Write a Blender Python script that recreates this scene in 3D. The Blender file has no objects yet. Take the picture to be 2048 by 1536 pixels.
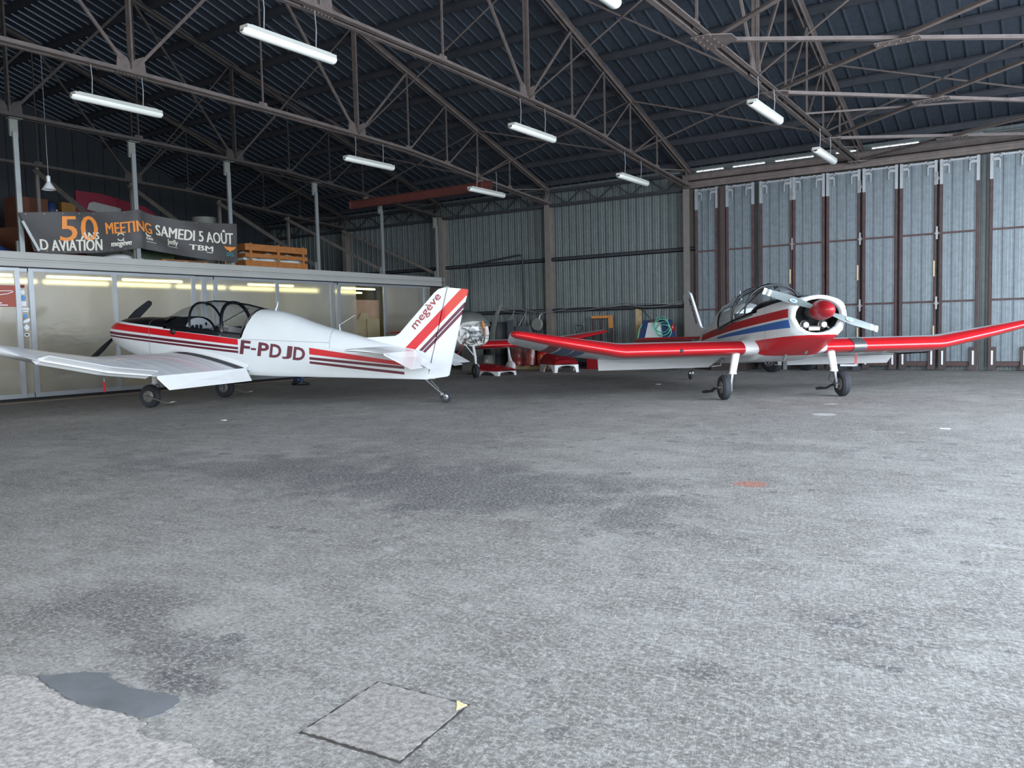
import bpy, math, random
from mathutils import Vector, Matrix
random.seed(7)
SC = bpy.context.scene
COL = SC.collection
PI = math.pi

# ------------------------------------------------------------------ camera
CAM_H = 1.15
PITCH, ROLL, YAW = 0.066543897, -0.024353338, 0.591352511
F_PX = 1640.0
_fw = Vector((-math.sin(YAW)*math.cos(PITCH), math.cos(YAW)*math.cos(PITCH), -math.sin(PITCH)))
_r = _fw.cross(Vector((0, 0, 1))).normalized()
_u = _r.cross(_fw)
_r2 = _r*math.cos(ROLL) + _u*math.sin(ROLL)
_u2 = -_r*math.sin(ROLL) + _u*math.cos(ROLL)
cam_data = bpy.data.cameras.new('camera')
cam = bpy.data.objects.new('camera', cam_data)
COL.objects.link(cam)
cam.matrix_world = Matrix(((_r2.x, _u2.x, -_fw.x, 0), (_r2.y, _u2.y, -_fw.y, 0), (_r2.z, _u2.z, -_fw.z, CAM_H), (0, 0, 0, 1)))
cam_data.sensor_width = 36.0
cam_data.lens = F_PX*36.0/2048.0
cam_data.clip_start = 0.05
cam_data.clip_end = 300
SC.camera = cam

# ------------------------------------------------------------------ view, world, big lights
SC.view_settings.view_transform = 'Standard'
SC.view_settings.look = 'None'
SC.view_settings.gamma = 1.0
SC.view_settings.use_curve_mapping = False
SC.view_settings.exposure = 0.42
SC.cycles.use_denoising = True
SC.cycles.use_adaptive_sampling = True
SC.cycles.adaptive_threshold = 0.03
SC.cycles.max_bounces = 7
SC.cycles.diffuse_bounces = 4
SC.cycles.glossy_bounces = 3
SC.cycles.transparent_max_bounces = 12
SC.cycles.transmission_bounces = 4
SC.cycles.sample_clamp_indirect = 4.0
SC.cycles.caustics_reflective = False
SC.cycles.caustics_refractive = False
world = bpy.data.worlds.new('overcast_sky')
SC.world = world
world.use_nodes = True
wn = world.node_tree
wn.nodes.clear()
wo = wn.nodes.new('ShaderNodeOutputWorld')
wb = wn.nodes.new('ShaderNodeBackground')
wb.inputs['Color'].default_value = (0.88, 0.94, 1.0, 1)
wb.inputs['Strength'].default_value = 1.0
wn.links.new(wb.outputs[0], wo.inputs[0])

def area_light(name, loc, aim, sx, sy, power, color=(0.86, 0.93, 1.0)):
    d = bpy.data.lights.new(name, 'AREA')
    d.shape = 'RECTANGLE'; d.size = sx; d.size_y = sy
    d.energy = power; d.color = color
    o = bpy.data.objects.new(name, d); COL.objects.link(o)
    o.location = loc
    o.rotation_euler = (Vector(aim)-Vector(loc)).to_track_quat('-Z', 'Y').to_euler()
    return o
# daylight pouring in through the open front doorway and the open right gable
area_light('front_doorway_daylight', (-3.5, -5.6, 2.8), (-5.0, 8, 0.4), 14, 4.4, 740, (0.97, 0.985, 1.0))
area_light('right_gable_daylight', (4.6, 8.0, 2.9), (-6, 10, 1.0), 17, 4.4, 2800, (0.78, 0.88, 1.0))

# ------------------------------------------------------------------ material helpers
def lin(c):
    def f(v):
        v /= 255.0
        return v/12.92 if v <= 0.04045 else ((v+0.055)/1.055)**2.4
    return tuple(f(v) for v in c)+(1.0,)

class NT:
    """tiny helper that writes math as shader nodes"""
    def __init__(s, name):
        s.m = bpy.data.materials.new(name); s.m.use_nodes = True
        s.t = s.m.node_tree; s.n = s.t.nodes; s.l = s.t.links
        s.b = s.n['Principled BSDF']; s.out = s.n['Material Output']
    def node(s, k, **kw):
        x = s.n.new(k)
        for a, v in kw.items(): setattr(x, a, v)
        return x
    def put(s, sock, v):
        if hasattr(v, 'links') or isinstance(v, bpy.types.NodeSocket): s.l.new(v, sock)
        else: sock.default_value = v
    def math(s, op, a, b=None, c=None, clamp=False):
        x = s.node('ShaderNodeMath', operation=op, use_clamp=clamp)
        s.put(x.inputs[0], a)
        if b is not None: s.put(x.inputs[1], b)
        if c is not None: s.put(x.inputs[2], c)
        return x.outputs[0]
    def coord(s, kind='Object'):
        if kind == 'World':
            g = s.node('ShaderNodeNewGeometry'); return g.outputs['Position']
        return s.node('ShaderNodeTexCoord').outputs[kind]
    def xyz(s, v):
        x = s.node('ShaderNodeSeparateXYZ'); s.l.new(v, x.inputs[0]); return x.outputs
    def scale(s, v, sc):
        x = s.node('ShaderNodeMapping'); s.l.new(v, x.inputs[0]); x.inputs['Scale'].default_value = sc; return x.outputs[0]
    def noise(s, v, scale, detail=4, rough=0.55, dist=0.0):
        x = s.node('ShaderNodeTexNoise'); s.l.new(v, x.inputs['Vector'])
        x.inputs['Scale'].default_value = scale; x.inputs['Detail'].default_value = detail
        x.inputs['Roughness'].default_value = rough; x.inputs['Distortion'].default_value = dist
        return x.outputs[0]
    def ramp(s, f, stops):
        x = s.node('ShaderNodeValToRGB'); s.l.new(f, x.inputs[0])
        e = x.color_ramp.elements
        while len(e) > 1: e.remove(e[0])
        e[0].position = stops[0][0]; e[0].color = stops[0][1]
        for p, c in stops[1:]:
            k = e.new(p); k.color = c
        return x.outputs[0]
    def mix(s, f, a, b, mode='MIX'):
        x = s.node('ShaderNodeMix', data_type='RGBA', blend_type=mode)
        s.put(x.inputs[0], f); s.put(x.inputs[6], a); s.put(x.inputs[7], b)
        return x.outputs[2]
    def bump(s, h, strength=0.3, dist=0.01):
        x = s.node('ShaderNodeBump'); s.l.new(h, x.inputs['Height'])
        x.inputs['Strength'].default_value = strength; x.inputs['Distance'].default_value = dist
        s.l.new(x.outputs[0], s.b.inputs['Normal']); return x
    def line(s, p, q, u, v, off=0.0):
        """1 above the line v = off + p + q*u"""
        t = s.math('MULTIPLY_ADD', u, q, p+off)
        return s.math('GREATER_THAN', v, t)
    def AND(s, *a):
        r = a[0]
        for k in a[1:]: r = s.math('MULTIPLY', r, k)
        return r
    def NOT(s, a): return s.math('SUBTRACT', 1.0, a)
    def OR(s, *a):
        r = a[0]
        for k in a[1:]: r = s.math('MAXIMUM', r, k)
        return r

def mat(name, rgb, rough=0.5, metal=0.0, vary=0.10, nscale=3.0, bump=0.0, bscale=40.0, spec=0.5, coat=0.0):
    k = NT(name)
    c = lin(rgb)
    co = k.coord('Object')
    n = k.noise(co, nscale, 5, 0.6)
    lo = tuple(v*(1-vary) for v in c[:3])+(1,); hi = tuple(min(1, v*(1+vary)) for v in c[:3])+(1,)
    k.l.new(k.ramp(n, [(0.3, lo), (0.7, hi)]), k.b.inputs['Base Color'])
    k.b.inputs['Roughness'].default_value = rough
    k.b.inputs['Metallic'].default_value = metal
    k.b.inputs['Specular IOR Level'].default_value = spec
    k.b.inputs['Coat Weight'].default_value = coat
    k.b.inputs['Coat Roughness'].default_value = 0.08
    if bump: k.bump(k.noise(co, bscale, 4), bump, 0.01)
    return k.m

M = {}
M['white_paint'] = mat('white_gloss_paint', (232, 234, 234), 0.35, vary=0.03, coat=0.15)
M['red_paint'] = mat('red_gloss_paint', (188, 26, 34), 0.28, vary=0.05, coat=0.4)
M['dark_red'] = mat('dark_red_paint', (150, 24, 34), 0.4, vary=0.06, coat=0.15)
M['maroon'] = mat('maroon_paint', (92, 28, 44), 0.4, vary=0.05)
M['black_paint'] = mat('black_gloss_paint', (14, 16, 22), 0.22, vary=0.1, coat=0.3)
M['black_matt'] = mat('black_matt_paint', (20, 22, 26), 0.6, vary=0.1)
M['rubber'] = mat('tyre_rubber', (44, 47, 53), 0.75, vary=0.12, bump=0.15, bscale=60)
M['steel'] = mat('bare_steel', (150, 152, 156), 0.35, metal=0.8, vary=0.12)
M['bright_metal'] = mat('polished_rim', (176, 178, 180), 0.3, metal=0.7)
M['dull_metal'] = mat('dull_aluminium', (130, 130, 126), 0.5, metal=0.5, vary=0.15)
M['walk'] = mat('wing_walk_grip', (62, 66, 70), 0.85, vary=0.1, bump=0.2, bscale=200)
M['fabric_grey'] = mat('grey_seat_fabric', (84, 88, 92), 0.9, vary=0.15, bump=0.1, bscale=100)
M['panel_white'] = mat('instrument_panel_paint', (196, 198, 200), 0.5, vary=0.03)
M['prop_grey'] = mat('propeller_grey_paint', (112, 122, 122), 0.5, vary=0.05)
M['blue_paint'] = mat('blue_paint', (44, 96, 160), 0.4, vary=0.05)
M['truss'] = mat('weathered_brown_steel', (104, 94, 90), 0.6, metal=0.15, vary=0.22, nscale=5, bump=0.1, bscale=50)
M['truss_dark'] = mat('shaded_brown_steel', (62, 56, 54), 0.65, metal=0.1, vary=0.25, nscale=5)  # darker copy of the truss steel, paints in the dimness over the loft
M['purlin'] = mat('dark_purlin_steel', (52, 54, 60), 0.65, metal=0.15, vary=0.2, nscale=4)
M['rust_frame'] = mat('red_oxide_primer_steel', (78, 58, 58), 0.6, metal=0.1, vary=0.3, nscale=6, bump=0.1)
M['red_beam'] = mat('red_oxide_crane_beam', (92, 48, 44), 0.6, vary=0.2, nscale=5)
M['column'] = mat('brown_grey_column_paint', (112, 106, 100), 0.6, vary=0.15, nscale=4)
M['alu'] = mat('anodised_aluminium_profile', (168, 172, 176), 0.35, metal=0.45, vary=0.06)
M['fascia'] = mat('grey_fascia_panel', (172, 172, 168), 0.5, vary=0.05, nscale=2)
M['galv'] = mat('galvanised_post', (142, 146, 146), 0.4, metal=0.35, vary=0.1)
M['lamp_body'] = mat('lamp_diffuser_acrylic', (232, 234, 226), 0.25, vary=0.03, coat=0.3)
M['lamp_tray'] = mat('lamp_housing', (176, 178, 172), 0.5, vary=0.05)
M['wire'] = mat('thin_steel_wire', (150, 152, 154), 0.5, metal=0.4)
M['wood'] = mat('pine_wood', (158, 100, 50), 0.65, vary=0.2, nscale=7, bump=0.1)
M['wood_pale'] = mat('pale_plywood', (206, 188, 152), 0.65, vary=0.1, nscale=5)
M['wood_pink'] = mat('pinkish_particle_board', (206, 168, 142), 0.7, vary=0.08, nscale=5)
M['wood_old'] = mat('old_timber', (168, 146, 112), 0.75, vary=0.25, nscale=9)
M['banner'] = mat('charcoal_banner_vinyl', (72, 70, 70), 0.6, vary=0.06, bump=0.08, bscale=12)
M['orange_print'] = mat('orange_banner_print', (232, 142, 62), 0.6, vary=0.04)
M['white_print'] = mat('cream_banner_print', (222, 218, 204), 0.6, vary=0.03)
M['teal_print'] = mat('teal_banner_print', (70, 150, 156), 0.6, vary=0.03)
M['tarp'] = mat('grey_canopy_cover', (86, 88, 84), 0.6, vary=0.1, bump=0.25, bscale=6)
M['firewall'] = mat('white_firewall_sheet', (214, 212, 204), 0.5, vary=0.12, nscale=12, bump=0.1, bscale=20)
M['hose_green'] = mat('green_hose', (92, 176, 150), 0.4, vary=0.08)
M['hose_black'] = mat('black_cable', (40, 42, 46), 0.5)
M['plastic_blue'] = mat('blue_plastic', (34, 52, 92), 0.5, vary=0.08)
M['plastic_white'] = mat('white_plastic_tank', (200, 206, 204), 0.45, vary=0.06)
M['orange_steel'] = mat('orange_hoist_paint', (196, 128, 66), 0.5, vary=0.15)
M['drum_red'] = mat('red_drum_paint', (186, 34, 34), 0.3, vary=0.12, nscale=6, coat=0.3)
M['drum_orange'] = mat('orange_drum_print', (226, 88, 34), 0.35, vary=0.05)
M['jeans'] = mat('blue_denim', (52, 76, 112), 0.9, vary=0.2, nscale=20)
M['shoe'] = mat('black_shoe_leather', (26, 26, 28), 0.5)
M['shirt'] = mat('dark_work_shirt', (44, 48, 60), 0.9, vary=0.1)
M['skin'] = mat('skin', (196, 150, 128), 0.55, vary=0.05)
M['hair'] = mat('dark_brown_hair', (48, 36, 30), 0.7, vary=0.2, nscale=30)
M['grey_paint'] = mat('grey_equipment_paint', (120, 122, 116), 0.6, vary=0.15)
M['magenta_red'] = mat('dim_dusty_crimson_paint', (104, 16, 38), 0.4, vary=0.1)  # dusty loft colours from here are also darkened to paint in the loft's dimness
M['dim_dusty_white'] = mat('dim_dusty_white_paint', (132, 134, 130), 0.6, vary=0.08)
M['yellow_ochre'] = mat('dim_dusty_ochre_cardboard', (118, 84, 34), 0.8, vary=0.12)
M['cardboard'] = mat('dim_dusty_brown_cardboard', (92, 54, 38), 0.85, vary=0.15)
M['green_sheet'] = mat('dull_green_sheet', (96, 116, 92), 0.7, vary=0.2)
M['sign_red'] = mat('brick_red_sign', (158, 72, 56), 0.5, vary=0.05)
M['sticker_white'] = mat('white_sticker', (226, 230, 234), 0.4, vary=0.02)
M['sticker_blue'] = mat('blue_sticker', (86, 142, 200), 0.4, vary=0.03)
M['tar'] = mat('smooth_tar_patch', (100, 103, 107), 0.5, vary=0.18, nscale=5, bump=0.08, bscale=30)
M['engine'] = mat('cast_engine_alloy', (146, 146, 142), 0.4, metal=0.7, vary=0.2, nscale=15)
M['dark_hole'] = mat('engine_bay_black', (16, 17, 19), 0.8)
M['office_wall'] = mat('office_interior_paint', (186, 178, 160), 0.8, vary=0.06, nscale=1.5)
M['dark_brown'] = mat('dark_brown_end_panel', (70, 58, 56), 0.6, vary=0.1)
M['concrete_base'] = mat('brown_concrete_kerb', (120, 106, 94), 0.85, vary=0.15, nscale=4, bump=0.2)

def emission_mat(name, rgb, strength):
    k = NT(name)
    k.b.inputs['Base Color'].default_value = lin(rgb)
    k.b.inputs['Emission Color'].default_value = lin(rgb)
    k.b.inputs['Emission Strength'].default_value = strength
    return k.m
M['tube_on'] = emission_mat('lit_fluorescent_tube', (255, 246, 180), 6.5)

def glass_mat(name, tint, gloss=0.12, rough=0.03):
    k = NT(name)
    k.n.remove(k.b)
    tr = k.node('ShaderNodeBsdfTransparent'); tr.inputs[0].default_value = tint
    gl = k.node('ShaderNodeBsdfGlossy'); gl.inputs['Roughness'].default_value = rough
    lw = k.node('ShaderNodeLayerWeight'); lw.inputs[0].default_value = 0.35
    f = k.math('MULTIPLY_ADD', lw.outputs['Facing'], 0.35, gloss*0.5, clamp=True)
    mx = k.node('ShaderNodeMixShader')
    k.l.new(f, mx.inputs[0]); k.l.new(tr.outputs[0], mx.inputs[1]); k.l.new(gl.outputs[0], mx.inputs[2])
    k.l.new(mx.outputs[0], k.out.inputs[0])
    return k.m
M['canopy_glass'] = glass_mat('canopy_perspex', (0.93, 0.95, 0.96, 1), 0.10)

def polycarb():
    k = NT('twin_wall_polycarbonate')
    k.n.remove(k.b)
    co = k.coord('World')
    fl = k.noise(k.scale(co, (1, 1.0, 0.5)), 1.1, 4)
    dif = k.node('ShaderNodeBsdfDiffuse')
    k.l.new(k.ramp(fl, [(0.3, lin((178, 176, 168))), (0.7, lin((220, 218, 210)))]), dif.inputs[0])
    trn = k.node('ShaderNodeBsdfTranslucent'); trn.inputs[0].default_value = lin((236, 230, 206))
    m1 = k.node('ShaderNodeMixShader'); m1.inputs[0].default_value = 0.42
    k.l.new(dif.outputs[0], m1.inputs[1]); k.l.new(trn.outputs[0], m1.inputs[2])
    gl = k.node('ShaderNodeBsdfGlossy'); gl.inputs['Roughness'].default_value = 0.13
    gl.inputs[0].default_value = (0.85, 0.85, 0.84, 1)
    lw = k.node('ShaderNodeLayerWeight'); lw.inputs[0].default_value = 0.4
    f = k.math('MULTIPLY_ADD', lw.outputs['Facing'], 0.5, 0.22, clamp=True)
    m2 = k.node('ShaderNodeMixShader'); k.l.new(f, m2.inputs[0])
    k.l.new(m1.outputs[0], m2.inputs[1]); k.l.new(gl.outputs[0], m2.inputs[2])
    tr = k.node('ShaderNodeBsdfRefraction'); tr.inputs['Color'].default_value = (0.95, 0.93, 0.84, 1); tr.inputs['Roughness'].default_value = 0.42; tr.inputs['IOR'].default_value = 1.10
    m3 = k.node('ShaderNodeMixShader'); m3.inputs[0].default_value = 0.34
    k.l.new(m2.outputs[0], m3.inputs[1]); k.l.new(tr.outputs[0], m3.inputs[2])
    bp = k.node('ShaderNodeBump'); bp.inputs['Strength'].default_value = 0.25; bp.inputs['Distance'].default_value = 0.02
    k.l.new(k.noise(k.scale(co, (1, 0.8, 1.4)), 1.6, 3), bp.inputs['Height'])
    k.l.new(bp.outputs[0], gl.inputs['Normal'])
    k.l.new(m3.outputs[0], k.out.inputs[0])
    return k.m
M['polycarb'] = polycarb()

def sheet_mat(name, rgb, rough, metal, spangle=0.18, streak=0.12):
    """galvanised sheet: spangle plus vertical streaks"""
    k = NT(name)
    co = k.coord('Object')
    c = lin(rgb)
    n1 = k.noise(co, 9, 6, 0.7)
    n2 = k.noise(k.scale(co, (9, 9, 0.35)), 2.0, 3)
    n = k.math('ADD', k.math('MULTIPLY', n1, spangle), k.math('MULTIPLY', n2, streak))
    mid = (spangle+streak)/2
    a = tuple(v*0.75 for v in c[:3])+(1,); b = tuple(min(1, v*1.25) for v in c[:3])+(1,)
    k.l.new(k.ramp(n, [(mid*0.6, a), (mid*1.4, b)]), k.b.inputs['Base Color'])
    k.b.inputs['Roughness'].default_value = rough
    k.b.inputs['Metallic'].default_value = metal
    return k.m
M['wall_sheet'] = sheet_mat('green_grey_wall_sheet', (110, 118, 118), 0.45, 0.45)
M['door_sheet'] = sheet_mat('galvanised_door_sheet', (118, 128, 134), 0.42, 0.5, 0.14, 0.07)
M['roof_sheet'] = sheet_mat('dark_roof_sheet', (72, 80, 90), 0.42, 0.45, 0.2, 0.1)

M['wall_dark'] = sheet_mat('shaded_dark_wall_sheet', (44, 48, 52), 0.6, 0.2)  # wall sheet darkened in colour to stand for the unlit left end

# ------------------------------------------------------------------ mesh helpers
def smooth_by_angle(me, deg):
    me.polygons.foreach_set('use_smooth', [True]*len(me.polygons))
    try: me.set_sharp_from_angle(angle=math.radians(deg))
    except Exception: pass

class MB:
    def __init__(s): s.v = []; s.f = []; s.mi = []
    def add(s, vs, fs, mi=0):
        o = len(s.v); s.v += [tuple(float(c.real) for c in v) for v in vs]
        for f in fs: s.f.append(tuple(i+o for i in f)); s.mi.append(mi)
        return s
    def box(s, a, b, mi=0):
        x0, y0, z0 = a; x1, y1, z1 = b
        return s.add([(x0,y0,z0),(x1,y0,z0),(x1,y1,z0),(x0,y1,z0),(x0,y0,z1),(x1,y0,z1),(x1,y1,z1),(x0,y1,z1)],
                     [(0,3,2,1),(4,5,6,7),(0,1,5,4),(1,2,6,5),(2,3,7,6),(3,0,4,7)], mi)
    def bar(s, p, q, w, h, up=(0, 0, 1), mi=0):
        p, q = Vector(p), Vector(q); d = (q-p)
        if d.length < 1e-6: return s
        d.normalize(); a = d.cross(Vector(up))
        if a.length < 1e-3: a = d.cross(Vector((1, 0, 0)))
        a.normalize(); b = a.cross(d)
        vs = []
        for c in (p, q):
            for i, j in ((-1,-1),(1,-1),(1,1),(-1,1)): vs.append(c + a*(w/2*i) + b*(h/2*j))
        return s.add(vs, [(0,1,2,3),(7,6,5,4),(0,4,5,1),(1,5,6,2),(2,6,7,3),(3,7,4,0)], mi)
    def angle(s, p, q, w, t, up=(0, 0, 1), flip=1, mi=0):
        """an L angle section"""
        p, q = Vector(p), Vector(q); d = (q-p).normalized(); a = d.cross(Vector(up))
        if a.length < 1e-3: a = d.cross(Vector((1, 0, 0)))
        a.normalize(); b = a.cross(d); a = a*flip
        s.bar(p+a*w/2, q+a*w/2, w if abs(flip) else w, t, up, mi)
        s.bar(p+b*w/2, q+b*w/2, t, w, up, mi)
        return s
    def tube(s, pts, r, n=10, caps=True, mi=0):
        pts = [Vector(p) for p in pts]; m = len(pts)
        rs = r if isinstance(r, (list, tuple)) else [r]*m
        vs = []; prev = None
        for i, p in enumerate(pts):
            d = (pts[min(i+1, m-1)]-pts[max(i-1, 0)])
            if d.length < 1e-9: d = Vector((0, 0, 1))
            d.normalize()
            if prev is None:
                a = d.cross(Vector((0, 0, 1)))
                if a.length < 1e-3: a = d.cross(Vector((1, 0, 0)))
            else: a = prev - d*prev.dot(d)
            a.normalize(); prev = a; b = d.cross(a)
            for k in range(n):
                t = 2*PI*k/n; vs.append(p + a*(rs[i]*math.cos(t)) + b*(rs[i]*math.sin(t)))
        fs = [(i*n+k, i*n+(k+1)%n, (i+1)*n+(k+1)%n, (i+1)*n+k) for i in range(m-1) for k in range(n)]
        if caps: fs += [tuple(range(n))[::-1], tuple(range((m-1)*n, m*n))]
        return s.add(vs, fs, mi)
    def lathe(s, prof, origin=(0, 0, 0), axis='z', n=24, mi=0, caps=True):
        """prof: (radius, height) pairs"""
        o = Vector(origin); ax = {'x': (Vector((0,1,0)), Vector((0,0,1)), Vector((1,0,0))), 'y': (Vector((0,0,1)), Vector((1,0,0)), Vector((0,1,0))), 'z': (Vector((1,0,0)), Vector((0,1,0)), Vector((0,0,1)))}[axis]
        vs = []
        for r, h in prof:
            for k in range(n):
                t = 2*PI*k/n; vs.append(o + ax[0]*(r*math.cos(t)) + ax[1]*(r*math.sin(t)) + ax[2]*h)
        m = len(prof)
        fs = [(i*n+k, i*n+(k+1)%n, (i+1)*n+(k+1)%n, (i+1)*n+k) for i in range(m-1) for k in range(n)]
        if caps: fs += [tuple(range(n))[::-1], tuple(range((m-1)*n, m*n))]
        return s.add(vs, fs, mi)
    def loft(s, rings, closed=True, caps=(False, False), mi=0):
        n = len(rings[0]); vs = [p for r in rings for p in r]; m = len(rings)
        kk = n if closed else n-1
        fs = [(i*n+k, i*n+(k+1)%n, (i+1)*n+(k+1)%n, (i+1)*n+k) for i in range(m-1) for k in range(kk)]
        if caps[0]: fs.append(tuple(range(n))[::-1])
        if caps[1]: fs.append(tuple(range((m-1)*n, m*n)))
        return s.add(vs, fs, mi)
    def prism(s, poly, f0, f1, mi=0):
        """poly: 2D points; f0,f1 map (a,b) to the two 3D faces"""
        n = len(poly)
        vs = [f0(*p) for p in poly]+[f1(*p) for p in poly]
        return s.add(vs, [tuple(range(n))[::-1], tuple(range(n, 2*n))]+[(k, (k+1) % n, n+(k+1) % n, n+k) for k in range(n)], mi)
    def sphere(s, c, r, n=12, m=8, sc=(1, 1, 1), mi=0):
        vs = []; c = Vector(c)
        for i in range(m+1):
            p = PI*i/m
            for k in range(n):
                t = 2*PI*k/n
                vs.append(c+Vector((r*sc[0]*math.sin(p)*math.cos(t), r*sc[1]*math.sin(p)*math.sin(t), r*sc[2]*math.cos(p))))
        fs = [(i*n+k, (i+1)*n+k, (i+1)*n+(k+1)%n, i*n+(k+1)%n) for i in range(m) for k in range(n)]
        return s.add(vs, fs, mi)
    def build(s, name, mats, parent=None, smooth=None, fix=True, **tags):
        me = bpy.data.meshes.new(name)
        me.from_pydata(s.v, [], s.f); me.update()
        if not isinstance(mats, (list, tuple)): mats = [mats]
        for m_ in mats: me.materials.append(M[m_] if isinstance(m_, str) else m_)
        me.polygons.foreach_set('material_index', s.mi)
        if fix:
            import bmesh
            bm = bmesh.new(); bm.from_mesh(me)
            bmesh.ops.recalc_face_normals(bm, faces=bm.faces); bm.to_mesh(me); bm.free()
        if smooth: smooth_by_angle(me, smooth)
        o = bpy.data.objects.new(name, me); COL.objects.link(o)
        if parent is not None: o.parent = parent
        for a, v in tags.items(): o[a] = v
        return o

def tag(o, label=None, category=None, group=None, kind=None):
    if label: o['label'] = label
    if category: o['category'] = category
    if group: o['group'] = group
    if kind: o['kind'] = kind
    return o
def thing(name, label, category, loc=(0, 0, 0), rz=0.0, group=None, kind=None):
    o = bpy.data.objects.new(name, None); COL.objects.link(o)
    o.location = loc; o.rotation_euler = (0, 0, rz); o.empty_display_size = 0.2
    return tag(o, label, category, group, kind)
def solo(mb, name, mats, label, category, loc=None, rz=None, group=None, smooth=None):
    o = mb.build(name, mats, smooth=smooth)
    if loc is not None: o.location = loc
    if rz is not None: o.rotation_euler = (0, 0, rz)
    return tag(o, label, category, group)

def text_geo(body, size=1.0, offset=0.0, align='LEFT', shear=0.0, res=3):
    cu = bpy.data.curves.new('lettering', 'FONT'); cu.body = body; cu.size = size
    cu.offset = offset; cu.align_x = align; cu.shear = shear; cu.resolution_u = res
    o = bpy.data.objects.new('lettering', cu); COL.objects.link(o)
    me = bpy.data.meshes.new_from_object(o.evaluated_get(bpy.context.evaluated_depsgraph_get()))
    vs = [tuple(v.co) for v in me.vertices]; fs = [tuple(p.vertices) for p in me.polygons]
    COL.objects.unlink(o); bpy.data.objects.remove(o); bpy.data.curves.remove(cu); bpy.data.meshes.remove(me)
    xs = [v[0] for v in vs] or [0]; ys = [v[1] for v in vs] or [0]
    return vs, fs, (min(xs), max(xs), min(ys), max(ys))
def add_text(mb, body, fn, box=(0, 1, 0, 1), offset=0.0, mi=0, shear=0.0):
    """lettering stretched to box (u0,u1,v0,v1), then mapped through fn(u,v)->xyz"""
    vs, fs, (a, b, c, d) = text_geo(body, 1.0, offset, 'LEFT', shear)
    u0, u1, v0, v1 = box
    out = [fn(u0+(x-a)/(b-a)*(u1-u0), v0+(y-c)/(d-c)*(v1-v0)) for x, y, z in vs]
    mb.add(out, fs, mi)
    return mb
#---SECTION-2---

# ================================================================== THE HALL
YB = 20.85                      # inner face of the back wall
XL, XR = -24.75, 4.3            # left wall, right gable
YF, YRIDGE = -5.25, 7.8
def roof_z(y): return 5.24+0.31*(YB-y) if y >= YRIDGE else 5.24+0.31*(y-(2*YRIDGE-YB))

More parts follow.
